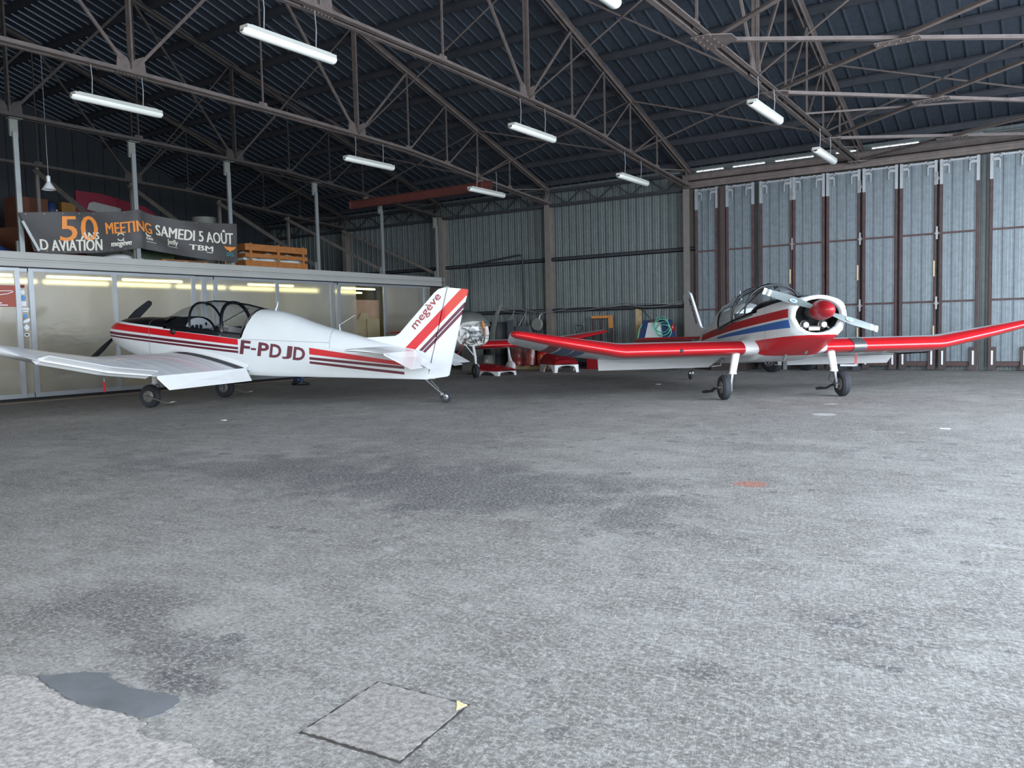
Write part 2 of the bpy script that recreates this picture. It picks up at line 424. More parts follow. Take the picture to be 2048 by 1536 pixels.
# ---- floor
SCRATCH = 1.85
def floor_material():
    k = NT('worn_concrete_floor')
    P = k.coord('World'); X, Y, Z = k.xyz(P)
    big = k.noise(P, 0.35, 5, 0.6)
    mid = k.noise(P, 2.2, 6, 0.65, 0.6)
    streak = k.noise(k.scale(P, (1.0, 3.4, 1)), 3.0, 5, 0.7)
    fine = k.noise(P, 34, 4, 0.65)
    f = k.math('ADD', k.math('MULTIPLY', big, 0.34), k.math('MULTIPLY', mid, 0.34))
    f = k.math('ADD', f, k.math('MULTIPLY', streak, 0.24))
    f = k.math('ADD', f, k.math('MULTIPLY', fine, 0.10))
    base = k.ramp(f, [(0.38, lin((96, 92, 88))), (0.47, lin((126, 123, 119))), (0.54, lin((148, 146, 142))), (0.64, lin((178, 176, 172)))])
    # pale scuffs and cement laitance
    sc = k.noise(k.scale(P, (1.3, 2.2, 1)), 7.5, 8, 0.75, 1.2)
    base = k.mix(k.math('MULTIPLY', k.math('SUBTRACT', k.ramp(sc, [(0.52, (0, 0, 0, 1)), (0.66, (1, 1, 1, 1))]), 0.0), 0.5), base, lin((206, 208, 210)))
    # small oil drips: random round spots
    def drips(scale, rad, seed):
        vo = k.node('ShaderNodeTexVoronoi'); vo.inputs['Scale'].default_value = scale
        mp = k.node('ShaderNodeMapping'); k.l.new(P, mp.inputs[0]); mp.inputs['Location'].default_value = (seed, seed*1.7, 0)
        jit = k.node('ShaderNodeVectorMath', operation='ADD'); k.l.new(mp.outputs[0], jit.inputs[0])
        nz = k.node('ShaderNodeTexNoise'); k.l.new(P, nz.inputs['Vector']); nz.inputs['Scale'].default_value = 9
        sb = k.node('ShaderNodeVectorMath', operation='MULTIPLY'); k.l.new(nz.outputs[1], sb.inputs[0]); sb.inputs[1].default_value = (0.09, 0.09, 0)
        k.l.new(sb.outputs[0], jit.inputs[1]); k.l.new(jit.outputs[0], vo.inputs['Vector'])
        r_, g_, b_ = k.xyz(vo.outputs['Color'])
        thr = k.math('MULTIPLY', k.math('MULTIPLY', r_, g_), rad)
        return k.math('MULTIPLY', k.math('LESS_THAN', vo.outputs['Distance'], thr), k.math('GREATER_THAN', b_, 0.35))
    zone = k.math('MULTIPLY', k.ramp(k.noise(P, 0.45, 3), [(0.34, (0, 0, 0, 1)), (0.46, (1, 1, 1, 1))]), k.math('MULTIPLY', k.math('GREATER_THAN', Y, 3.2), 1.0))
    d1 = k.AND(drips(5.5, 0.46, 3.3), 0.68, zone)
    d2 = k.AND(drips(9.0, 0.5, 8.1), 0.5)
    base = k.mix(k.OR(d1, k.AND(d2, zone)), base, lin((74, 72, 78)))
    # individual larger stains (centre x, y, radius x, radius y, darkness)
    for cx, cy, rx, ry, a in [(-3.55, 4.02, .16, .14, .75), (-3.6, 4.8, 1.8, .9, .75), (-5.6, 4.5, 2.4, .8, .5), (-3.35, 1.95, .5, .3, .55), (-5.2, 5.0, 1.4, .9, .5), (-2.9, 5.4, .8, .5, .4), (-2.62, 1.93, .09, .09, .7), (-2.42, 1.6, .20, .09, .75),
                              (-1.18, 1.94, .04, .06, .6), (-1.4, 2.21, .045, .06, .7), (-.45, 2.87, .06, .07, .7), (-.99, 2.55, .10, .08, .5),
                              (-2.75, 1.78, .5, .22, .6), (-4.6, 5.6, .9, .6, .3), (-5.6, 6.9, 1.3, .7, .3), (-2.1, 4.3, .25, .2, .5), (-8.0, 9.6, 1.6, .6, .25), (-2.0, 7.6, .8, .35, .3)]:
        ex = k.math('DIVIDE', k.math('SUBTRACT', X, cx), rx); ey = k.math('DIVIDE', k.math('SUBTRACT', Y, cy), ry)
        dd = k.math('SQRT', k.math('ADD', k.math('MULTIPLY', ex, ex), k.math('MULTIPLY', ey, ey)))
        dd = k.math('ADD', dd, k.math('MULTIPLY', k.math('SUBTRACT', mid, 0.5), 2.2))
        base = k.mix(k.math('MULTIPLY', k.ramp(dd, [(0.45, (1, 1, 1, 1)), (1.0, (0, 0, 0, 1))]), a), base, lin((70, 68, 74)))
    for cx, cy, rx, ry, col in [(-1.83, 5.77, .13, .13, (168, 92, 62)), (-2.44, 10.57, .17, .16, (214, 216, 212)), (-2.67, 11.96, .12, .10, (206, 210, 208))]:
        ex = k.math('DIVIDE', k.math('SUBTRACT', X, cx), rx); ey = k.math('DIVIDE', k.math('SUBTRACT', Y, cy), ry)
        dd = k.math('ADD', k.math('SQRT', k.math('ADD', k.math('MULTIPLY', ex, ex), k.math('MULTIPLY', ey, ey))), k.math('MULTIPLY', k.math('SUBTRACT', mid, 0.5), 1.2))
        base = k.mix(k.math('LESS_THAN', dd, 0.8), base, lin(col))
    sp = k.noise(k.scale(P, (1.1, 1.3, 1)), 44, 8, 0.85, 0.5)
    rot = k.node('ShaderNodeMapping'); k.l.new(P, rot.inputs[0]); rot.inputs['Rotation'].default_value = (0, 0, -SCRATCH); rot.inputs['Scale'].default_value = (1, 1, 1)
    sc2 = k.noise(k.scale(rot.outputs[0], (1.8, 14, 1)), 4.0, 8, 0.75, 0.2)
    base = k.mix(k.math('MULTIPLY', k.ramp(sc2, [(0.56, (0, 0, 0, 1)), (0.64, (1, 1, 1, 1))]), 0.45), base, lin((206, 205, 202)))
    base = k.mix(k.math('MULTIPLY', k.ramp(sp, [(0.50, (0, 0, 0, 1)), (0.575, (1, 1, 1, 1))]), 0.62), base, lin((214, 212, 208)))
    base = k.mix(k.math('MULTIPLY', k.ramp(sp, [(0.40, (1, 1, 1, 1)), (0.47, (0, 0, 0, 1))]), 0.5), base, lin((84, 82, 82)))
    k.l.new(base, k.b.inputs['Base Color'])
    k.l.new(k.ramp(mid, [(0.3, (0.50, 0.50, 0.50, 1)), (0.7, (0.72, 0.72, 0.72, 1))]), k.b.inputs['Roughness'])
    crumbs = k.noise(P, 75, 5, 0.75)
    ridges = k.noise(k.scale(P, (1.1, 1.5, 1)), 40, 7, 0.8, 0.6)
    h = k.math('ADD', k.math('ADD', k.math('MULTIPLY', ridges, 1.0), k.math('MULTIPLY', crumbs, 0.45)), k.math('MULTIPLY', sc2, 0.8))
    k.bump(h, 1.0, 0.026)
    return k.m
M['floor'] = floor_material()
fl = MB(); fl.add([(XL-0.3, -45, 0), (45, -45, 0), (45, 21.4, 0), (XL-0.3, 21.4, 0)], [(0, 1, 2, 3)])
tag(fl.build('floor', 'floor'), kind='structure')

# pavings let into the floor in the foreground
def slab_material(name, rgb, bs=0.8, sc=70):
    k = NT(name); P = k.coord('World'); c = lin(rgb)
    n = k.noise(P, 42, 8, 0.85)
    k.l.new(k.ramp(n, [(0.42, tuple(v*0.6 for v in c[:3])+(1,)), (0.58, tuple(min(1, v*1.3) for v in c[:3])+(1,))]), k.b.inputs['Base Color'])
    k.b.inputs['Roughness'].default_value = 0.75
    k.bump(k.noise(P, sc, 7, 0.78), 1.0, 0.022)
    return k.m
M['slab'] = slab_material('rough_concrete_slab', (164, 160, 156), 1.0, 60)
M['pale_patch'] = slab_material('pale_cement_patch', (186, 182, 178), 0.8, 45)
M['grit'] = mat('pale_yellow_grit', (206, 190, 140), 0.9, vary=0.3, nscale=90, bump=0.5, bscale=120)
def flat_poly(pts, z0, z1):
    b = MB(); n = len(pts)
    b.prism(pts, lambda x, y: (x, y, z0), lambda x, y: (x, y, z1)); return b
hatch = thing('inset_slab', 'square rough concrete slab set in the floor at the front, dark joint around it', 'floor slab', (-1.65, 1.75, 0))
def rel(pts, o): return [(x-o[0], y-o[1]) for x, y in pts]
q = [(-1.85, 1.925), (-1.50, 1.945), (-1.455, 1.585), (-1.81, 1.56)]
cx, cy = -1.65, 1.75
M['joint'] = mat('dark_sunken_joint', (54, 50, 48), 0.95, vary=0.2, nscale=30)
def jag(pts, n, amp):
    out = []
    for i, (x, y) in enumerate(pts):
        x2, y2 = pts[(i+1) % len(pts)]
        for k in range(n):
            t = k/n; out.append((x+(x2-x)*t+random.uniform(-amp, amp), y+(y2-y)*t+random.uniform(-amp, amp)))
    return out
flat_poly(jag(rel([(cx+(x-cx)*1.035, cy+(y-cy)*1.035) for x, y in q], (cx, cy)), 26, 0.003), 0.0, 0.0012).build('joint', 'joint', hatch)
flat_poly(jag(rel([(cx+(x-cx)*0.985, cy+(y-cy)*0.985) for x, y in q], (cx, cy)), 26, 0.003), 0.0, 0.004).build('slab_face', 'slab', hatch)
flat_poly(jag(rel([(-1.545, 1.945), (-1.497, 1.940), (-1.50, 1.895)], (cx, cy)), 4, 0.003), 0.0, 0.0052).build('grit_corner', 'grit', hatch)
tarp = [(-2.91, 1.36), (-2.86, 1.40), (-2.80, 1.455), (-2.71, 1.50), (-2.68, 1.485), (-2.60, 1.47), (-2.51, 1.475), (-2.42, 1.50), (-2.34, 1.515), (-2.295, 1.49), (-2.28, 1.46), (-2.27, 1.42), (-2.28, 1.38), (-2.32, 1.362), (-2.38, 1.357), (-2.46, 1.345), (-2.55, 1.32), (-2.66, 1.325), (-2.76, 1.335), (-2.84, 1.345)]
solo(flat_poly(jag(tarp, 3, 0.004), 0.0, 0.0022), 'tar_patch', 'tar', 'smooth dark blue-grey tar patch in the floor at the lower left', 'tar patch')
pale = [(-3.6, 1.18), (-3.02, 1.29), (-2.91, 1.352), (-2.84, 1.338), (-2.76, 1.328), (-2.66, 1.318), (-2.55, 1.312), (-2.46, 1.336), (-2.38, 1.349), (-2.30, 1.355), (-2.25, 1.35), (-2.24, 1.31), (-2.15, 1.305), (-2.04, 1.35), (-1.95, 1.32), (-1.83, 1.32), (-1.4, 0.8), (-2.6, 0.4), (-3.6, 0.6)]
solo(flat_poly(jag(pale, 5, 0.006), 0.0, 0.0030), 'cement_patch', 'pale_patch', 'pale rough cement repair in the bottom left corner of the floor', 'cement patch')

# ---- ribbed sheeting
def ribbed(along0, along1, pitch, fn, rib_w=0.036, rib_h=0.028, minor=0.0):
    """profile (along, depth) swept between two ends: fn(a, depth, end)"""
    prof = []; a = along0
    while a < along1:
        e = min(a+pitch, along1)
        prof += [(a, 0)]
        if minor:
            w = (e-a-rib_w)/3
            prof += [(a+w-0.006, 0), (a+w, minor), (a+w+0.006, 0), (a+2*w-0.006, 0), (a+2*w, minor), (a+2*w+0.006, 0)]
        if e-a > rib_w*1.5:
            prof += [(e-rib_w, 0), (e-rib_w*0.8, rib_h), (e-rib_w*0.25, rib_h), (e-0.002, 0)]
        a = e
    prof.append((along1, 0))
    vs = [fn(p, d, 0) for p, d in prof]+[fn(p, d, 1) for p, d in prof]
    n = len(prof)
    return vs, [(i, i+1, n+i+1, n+i) for i in range(n-1)]

# back wall: sheet + girts + columns + lattice eaves beam
wb_ = MB()
wb_.add(*ribbed(XL, XR, 0.235, lambda a, d, e: (a, YB-d, 0.0 if e == 0 else 5.13), minor=0.004))
wall_back = tag(wb_.build('wall_back', 'wall_sheet', fix=False), kind='structure')
def H_column(X, parent, z1=4.70):
    b = MB(); w = 0.17
    b.box((X-w/2, 20.50, 0), (X+w/2, 20.515, z1)); b.box((X-w/2, 20.79, 0), (X+w/2, 20.805, z1)); b.box((X-0.008, 20.515, 0), (X+0.008, 20.79, z1))
    b.box((X-w/2-.05, 20.45, 0.001), (X+w/2+.05, 20.83, 0.02))
    return b.build('column', 'column', parent)
for X in (-20.6, -16.36, -12.42, -8.18): H_column(X, wall_back)
g = MB()
for z in (3.15, 1.67, 0.10):
    g = MB(); g.box((XL, 20.70, z-0.05), (-8.0, 20.82, z-0.035)); g.box((XL, 20.70, z-0.05), (-8.0, 20.715, z+0.05)); g.box((XL, 20.70, z+0.035), (-8.0, 20.82, z+0.05))
    g.build('girt', 'purlin', wall_back)
for x0, x1 in ((-24.7, -20.7), (-20.5, -16.46), (-16.26, -12.52), (-12.32, -8.28)):
    g = MB()
    g.bar((x0, 20.6, 4.68), (x1, 20.6, 4.68), 0.08, 0.08); g.bar((x0, 20.6, 5.08), (x1, 20.6, 5.08), 0.08, 0.07)
    n = 8
    for i in range(n):
        a, b_ = x0+(x1-x0)*i/n, x0+(x1-x0)*(i+1)/n
        g.bar((a, 20.6, 4.7 if i % 2 else 5.06), (b_, 20.6, 5.06 if i % 2 else 4.7), 0.035, 0.035)
    g.build('eaves_lattice_beam', 'purlin', wall_back)
hb = MB()
hb.box((-8.25, 20.45, 4.88), (XR, 20.60, 5.00)); hb.box((-8.25, 20.40, 4.865), (XR, 20.60, 4.88)); hb.box((-8.25, 20.40, 5.00), (XR, 20.60, 5.012))
hb.build('header_beam', 'truss', wall_back)
hb = MB(); hb.box((-8.25, 20.50, 4.68), (XR, 20.68, 4.84)); hb.box((-8.25, 20.47, 4.74), (XR, 20.50, 4.80))
hb.build('door_track', 'truss', wall_back)
for a, b_ in ((-11.6, -10.9), (-8.95, -8.35)): pass
bl = MB()       # eaves closure with the daylight slits left between its pieces
slits = [(-8.95, -8.45), (-8.02, -7.28), (-7.05, -6.22), (-5.98, -5.05), (-4.55, -4.05), (-3.75, -2.75), (-2.5, -1.5)]
x = XL
for a, b_ in slits+[(XR, XR)]:
    bl.box((x, 20.80, 5.125), (a, 20.86, 5.17)); x = b_
bl.box((XL, 20.76, 5.165), (XR, 20.88, 5.235))
bl.build('eaves_closure', 'wall_sheet', wall_back)
# pipe frame and cables on the back wall
b = MB(); b.tube([(-15.38, 20.66, 0.3), (-15.38, 20.66, 3.12), (-15.38, 20.66, 3.17), (-13.52, 20.66, 3.36), (-13.42, 20.66, 3.33), (-13.39, 20.66, 3.2), (-13.36, 20.66, 0.3)], 0.025, 8)
b.build('pipe_run', 'purlin', wall_back, smooth=40)
b = MB()
for k, (dz, ph) in enumerate(((0.0, 0), (0.04, 1.3), (-0.04, 2.2))):
    pts = []
    for i in range(40):
        xx = -14.2+5.9*i/39
        pts.append((xx, 20.45+0.02*k, 1.74+dz+0.04*math.sin(i*0.45+ph)-0.10*math.exp(-((xx+12.4)/0.9)**2)))
    b.tube(pts, 0.009, 5)
b.build('cable_bundle', 'wire', wall_back, smooth=60)
b = MB(); b.tube([(-9.9+0.045*i, 20.6, 1.74-0.002*i*i) for i in range(28)], 0.012, 6); b.build('loose_cable', 'hose_black', wall_back, smooth=60)

# left wall, front wall and right gable (openings daylight comes through)
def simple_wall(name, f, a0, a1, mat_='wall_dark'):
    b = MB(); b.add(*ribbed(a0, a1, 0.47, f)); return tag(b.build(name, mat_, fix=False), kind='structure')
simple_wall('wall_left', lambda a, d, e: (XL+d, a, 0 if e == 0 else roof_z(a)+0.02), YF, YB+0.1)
wf = MB()
wf.add(*ribbed(XL, -15.0, 0.47, lambda a, d, e: (a, YF+d, 0 if e == 0 else 5.13)))
wf.add(*ribbed(-15.0, XR, 0.47, lambda a, d, e: (a, YF+d, 4.85 if e == 0 else 5.13)))
tag(wf.build('wall_front', 'wall_sheet', fix=False), kind='structure')
wr = MB(); wr.add(*ribbed(YF, YB, 0.47, lambda a, d, e: (XR-d, a, 4.85 if e == 0 else roof_z(a)-0.05)))
tag(wr.build('wall_right', 'wall_sheet', fix=False), kind='structure')

# roof
rf = MB()
for (ya, yb) in ((YB+0.12, YRIDGE), (YRIDGE, YF-0.3)):
    rf.add(*ribbed(XL-0.2, XR+0.3, 0.30, lambda a, d, e: (a, ya if e == 0 else yb, (roof_z(ya) if e == 0 else roof_z(yb))-d), rib_w=0.045, rib_h=0.03))
ceiling = tag(rf.build('ceiling', 'roof_sheet', fix=False), kind='structure')
for y in [20.4, 19.3, 18.1, 16.9, 15.7, 14.5, 13.25, 12.0, 10.8, 9.6, 8.4, 7.2, 5.5, 3.5, 1.5, -0.5, -2.5, -4.5]:
    z = roof_z(y); b = MB(); s = -0.31 if y > YRIDGE else 0.31
    b.bar((XL, y, z-0.09), (XR, y, z-0.09), 0.012, 0.15); b.bar((XL, y-0.03, z-0.035), (XR, y-0.03, z-0.035), 0.07, 0.012); b.bar((XL, y+0.03, z-0.155), (XR, y+0.03, z-0.155), 0.07, 0.012)
    b.build('purlin', 'purlin', ceiling)

# ---- roof trusses
NODES = [20.45, 18.6, 17.15, 15.9, 14.5, 12.85, 10.4, 7.8]
def interp(t, x):
    for (x0, z0), (x1, z1) in zip(t, t[1:]):
        if (x0-x)*(x1-x) <= 0: return z0+(z1-z0)*(x-x0)/(x1-x0)
    return t[0][1] if abs(x-t[0][0]) < abs(x-t[-1][0]) else t[-1][1]
PROF = [(20.85, 4.72), (20.45, 4.76), (18.6, 4.90), (17.15, 5.02), (15.9, 5.14), (14.5, 5.26), (12.85, 5.31), (10.4, 5.36), (7.8, 5.38)]
PROF_C = [(20.85, 4.80), (20.45, 4.81), (17.6, 4.86), (13.8, 4.93), (10.84, 4.96), (7.8, 4.98)]
def top_z(y): return roof_z(y)-0.22
def truss(X, prof, label, group, near=False):
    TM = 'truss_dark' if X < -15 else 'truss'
    t = thing('roof_truss', label, 'roof truss', (X, YRIDGE, 0), group=group)
    loc = lambda y, z: (0, y-YRIDGE, z)
    half = [(20.62, interp(prof, 20.62))]+[(y, interp(prof, y)) for y in NODES]
    for side in (1, -1):
        mir = lambda y: y if side == 1 else 2*YRIDGE-y
        b = MB()
        for (y0, z0), (y1, z1) in zip(half, half[1:]):
            for dx in (-0.045, 0.045):
                p, q_ = Vector(loc(mir(y0), z0))+Vector((dx, 0, 0)), Vector(loc(mir(y1), z1))+Vector((dx, 0, 0))
                b.bar(p, q_, 0.012, 0.08); b.bar(p+Vector((dx*0.75, 0, -0.034)), q_+Vector((dx*0.75, 0, -0.034)), 0.07, 0.010)
        b.build('bottom_chord', TM, t)
        b = MB()
        for dx in (-0.04, 0.04):
            p, q_ = Vector(loc(mir(20.62), top_z(20.62)))+Vector((dx, 0, 0)), Vector(loc(mir(YRIDGE), top_z(YRIDGE)))+Vector((dx, 0, 0))
            b.bar(p, q_, 0.012, 0.08); b.bar(p+Vector((dx*0.75, 0, 0.034)), q_+Vector((dx*0.75, 0, 0.034)), 0.065, 0.010)
        b.build('top_chord', TM, t)
        bot = {y: interp(prof, y) for y in NODES}
        seq = NODES if side == 1 else NODES[:-1]
        for i, y in enumerate(seq):
            heavy = 0.05 if y in (7.8, 12.85) else 0.032
            b = MB()
            for dx in ((-0.03, 0.03) if heavy > 0.04 else (0,)):
                b.bar(Vector(loc(mir(y), bot[y]))+Vector((dx, 0, 0)), Vector(loc(mir(y), top_z(y)))+Vector((dx, 0, 0)), heavy*0.7, heavy)
            b.build('vertical_member', TM, t)
        for i in range(len(NODES)-1):
            y0, y1 = NODES[i], NODES[i+1]
            if (y0, y1) == (12.85, 10.4) or (y0, y1) == (10.4, 7.8):
                if y1 == 7.8: segs = [(7.8, 10.4)]
                else: segs = [(12.85, 10.4)]
            else: segs = [(y1, y0)]
            for (yb_, yt) in segs:
                b = MB(); w = 0.05 if yb_ in (7.8, 12.85) else 0.032
                b.bar(loc(mir(yb_), bot[yb_]), loc(mir(yt), top_z(yt)), w*0.7, w)
                b.build('diagonal_member', TM, t)
        b = MB(); b.bar(loc(mir(20.45), bot[20.45]+0.02), loc(mir(20.62), top_z(20.62)), 0.04, 0.06); b.build('heel_member', TM, t)
        for y in seq:
            s = 0.26 if y in (7.8, 12.85) else 0.11
            zz = bot[y]; m = mir(y)-YRIDGE
            b = MB(); poly = [(m-s, zz-0.03), (m+s, zz-0.03), (m+s*0.8, zz+s*0.95), (m-s*0.8, zz+s*0.95)] if y not in (7.8, 12.85) else [(m-s, zz-0.04), (m+s, zz-0.04), (m+s*0.85, zz+0.30), (m+s*0.25, zz+0.22), (m, zz+0.10), (m-s*0.25, zz+0.22), (m-s*0.85, zz+0.30)]
            b.prism(poly, lambda a, c: (-0.012, a, c), lambda a, c: (0.012, a, c))
            if s > 0.2:
                for k in range(9): b.sphere((0.015, m-s+0.06*k+0.02, zz+0.0), 0.012, 6, 4); b.sphere((0.0, m-s+0.06*k+0.02, zz-0.043), 0.012, 6, 4)
            b.build('gusset_plate', TM, t)
    return t
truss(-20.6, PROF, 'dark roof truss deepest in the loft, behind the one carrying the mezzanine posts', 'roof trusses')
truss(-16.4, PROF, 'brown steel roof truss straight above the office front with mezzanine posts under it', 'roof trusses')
truss(-12.4, PROF, 'brown steel roof truss with the far end of the red crane beam under it', 'roof trusses')
truss(-8.14, PROF, 'brown steel roof truss landing just left of the folding doors', 'roof trusses')
truss(-3.98, PROF_C, 'lit brown-grey roof truss nearest the camera, landing above the folding doors', 'roof trusses')
truss(0.2, PROF_C, 'roof truss above the camera tied to the horizontal bracing', 'roof trusses')

# horizontal wind bracing between the two nearest trusses
wbz = thing('wind_bracing', 'flat crossing steel braces with bolted plates under the roof at upper right', 'bracing', (-1.9, 14, 4.9))
CY = [7.8, 10.84, 13.8, 17.6, 20.22]
for i in range(4):
    za, zb = interp(PROF_C, CY[i]), interp(PROF_C, CY[i+1])
    for (ya, yb2, z0, z1) in ((CY[i], CY[i+1], za, zb), (CY[i+1], CY[i], zb, za)):
        b = MB(); p0 = Vector((-2.08, ya-14, z0-4.94)); p1 = Vector((2.1, yb2-14, z1-4.94))
        b.bar(p0, p1, 0.075, 0.010); b.bar(p0+Vector((0, 0.03, 0.03)), p1+Vector((0, 0.03, 0.03)), 0.010, 0.065)
        b.build('brace', 'truss', wbz)
    ym = (CY[i]+CY[i+1])/2-14; zm = (za+zb)/2-4.965
    b = MB(); b.box((-0.28, ym-0.11, zm-0.008), (0.28, ym+0.11, zm+0.004))
    for k in range(8): b.sphere((-0.24+0.07*k, ym+(0.05 if k % 2 else -0.05), zm-0.012), 0.012, 6, 4)
    b.build('bracing_plate', 'truss', wbz)
for y in CY[1:]:
    b = MB(); s = 0.30 if y == 10.84 else 0.17; z = interp(PROF_C, y)-4.9-0.055
    b.prism([(-2.22, y-14-s), (-2.0, y-14-s), (-2.0+s*0.9, y-14-s*0.4), (-2.0+s*0.9, y-14+s*0.4), (-2.0, y-14+s), (-2.22, y-14+s)], lambda a, c: (a, c, z), lambda a, c: (a, c, z+0.012))
    for k in range(12): b.sphere((-2.17+0.1*(k % 3), y-14-s+0.05+(k//3)*s*0.5, z-0.004), 0.013, 6, 4)
    b.build('bracing_plate', 'truss', wbz)
b = MB(); b.bar((-2.08, 15.5-14, -0.0), (2.1, 17.2-14, 0.0), 0.03, 0.03); b.build('brace', 'truss', wbz)

# sway frames between neighbouring trusses
TX = [-20.6, -16.4, -12.4, -8.14, -3.98, 0.2]
where = {12.85: 'in the middle of the roof', 17.15: 'close to the back wall'}
bays = ['deepest bay over the loft', 'bay over the left plane', 'bay left of the middle', 'bay right of the middle', 'bay nearest the camera']
for bi in range(5):
    for y in (12.85, 17.15):
        sw = thing('sway_brace', 'thin crossed rods between trusses %s, %s' % (where[y], bays[bi]), 'brace', (TX[bi], y, 5.0), group='sway braces between trusses')
        d = TX[bi+1]-TX[bi]
        zb0 = interp(PROF_C if bi > 3 else PROF, y)-5.0; zb1 = interp(PROF_C if bi > 2 else PROF, y)-5.0; zt = top_z(y)-5.0
        for p, q_ in (((0.05, 0, zb0), (d-0.05, 0, zt)), ((0.05, 0, zt), (d-0.05, 0, zb1))):
            b = MB(); b.angle(p, q_, 0.03, 0.006); b.build('rod', 'truss', sw)

# red crane beam under the trusses
cb = MB(); Yc = 17.25; x0, x1 = -17.0, -12.05; zc = 4.80
cb.box((x0, Yc-0.07, zc-0.11), (x1, Yc+0.07, zc-0.095)); cb.box((x0, Yc-0.07, zc+0.095), (x1, Yc+0.07, zc+0.11)); cb.box((x0, Yc-0.006, zc-0.095), (x1, Yc+0.006, zc+0.095))
cb.box((x0, Yc-0.065, zc-0.1), (x0+0.01, Yc+0.065, zc+0.1)); cb.box((x1-0.3, Yc-0.065, zc-0.1), (x1-0.29, Yc+0.065, zc+0.1))
ob = cb.build('crane_beam', 'red_beam'); tag(ob, 'dark red steel I-beam hung across under the trusses above the office end', 'beam')
for xx in (-16.4, -12.4):
    b = MB(); b.box((xx-0.06, Yc-0.06, zc+0.11), (xx+0.06, Yc+0.06, interp(PROF, Yc)-0.03)); b.build('hanger_clamp', 'truss', ob)

# ---- hanging strip lights
def strip_light(wl):
    t = thing('strip_light', None, 'strip light')
    b = MB(); L = 1.5
    rings = []
    for yy, s in ((-L/2, 0.55), (-L/2+0.02, 0.9), (-L/2+0.05, 1), (L/2-0.05, 1), (L/2-0.02, 0.9), (L/2, 0.55)):
        rings.append([(0.075*s*math.cos(a), yy, -0.03+0.062*s*math.sin(a)) for a in [PI+PI*k/10 for k in range(11)]])
    b.loft(rings, closed=False); b.build('diffuser', 'lamp_body', t, smooth=50)
    b = MB(); b.box((-0.07, -L/2+0.03, -0.03), (0.07, L/2-0.03, 0.02)); b.box((-0.05, -L/2+0.1, 0.02), (0.05, L/2-0.1, 0.035)); b.build('housing', 'lamp_tray', t)
    for yy in (-0.42, 0.42):
        b = MB(); b.tube([(0, yy, 0.03), (0.01, yy+0.01, wl*.55), (0, yy, wl)], 0.007, 5); b.build('suspension_wire', 'wire', t)
    for yy in (-L/2+0.035, L/2-0.055):
        b = MB(); b.box((-0.085, yy, -0.05), (-0.074, yy+0.02, 0.0)); b.build('clip', 'steel', t)
    return t
def copy_tree(o, parent=None):
    c = o.copy(); COL.objects.link(c); c.parent = parent
    for ch in [k for k in bpy.data.objects if k.parent == o]: copy_tree(ch, c)
    return c
lampA = strip_light(0.53); lampB = strip_light(0.42); used = set()
LAMPS = [(-8.14, 7.31, 4.82, 'largest unlit strip light, at the top left of the middle'),
         (-12.4, 7.55, 4.85, 'unlit strip light at the upper left above the loft posts'),
         (-8.14, 13.02, 4.77, 'unlit strip light in the upper middle below a big gusset plate'),
         (-12.4, 13.2, 4.81, 'unlit strip light just above the middle of the red crane beam'),
         (-8.14, 17.25, 4.50, 'small far strip light in front of the eaves left of the folding doors'),
         (-11.96, 16.9, 4.60, 'small far strip light under the right end of the red crane beam'),
         (-3.91, 13.15, 4.475, 'strip light hung below the nearest truss on the right, longer of the two there'),
         (-3.91, 17.0, 4.415, 'small strip light on the right just above the folding doors'),
         (-3.91, 7.2, 4.53, 'strip light cut off by the top edge of the picture')]
for x, y, z, lab in LAMPS:
    p_ = lampB if x > -5 else lampA
    o = copy_tree(p_) if p_ in used else p_; used.add(p_)
    o.location = (x, y, z); o['label'] = lab; o['group'] = 'hanging strip lights'

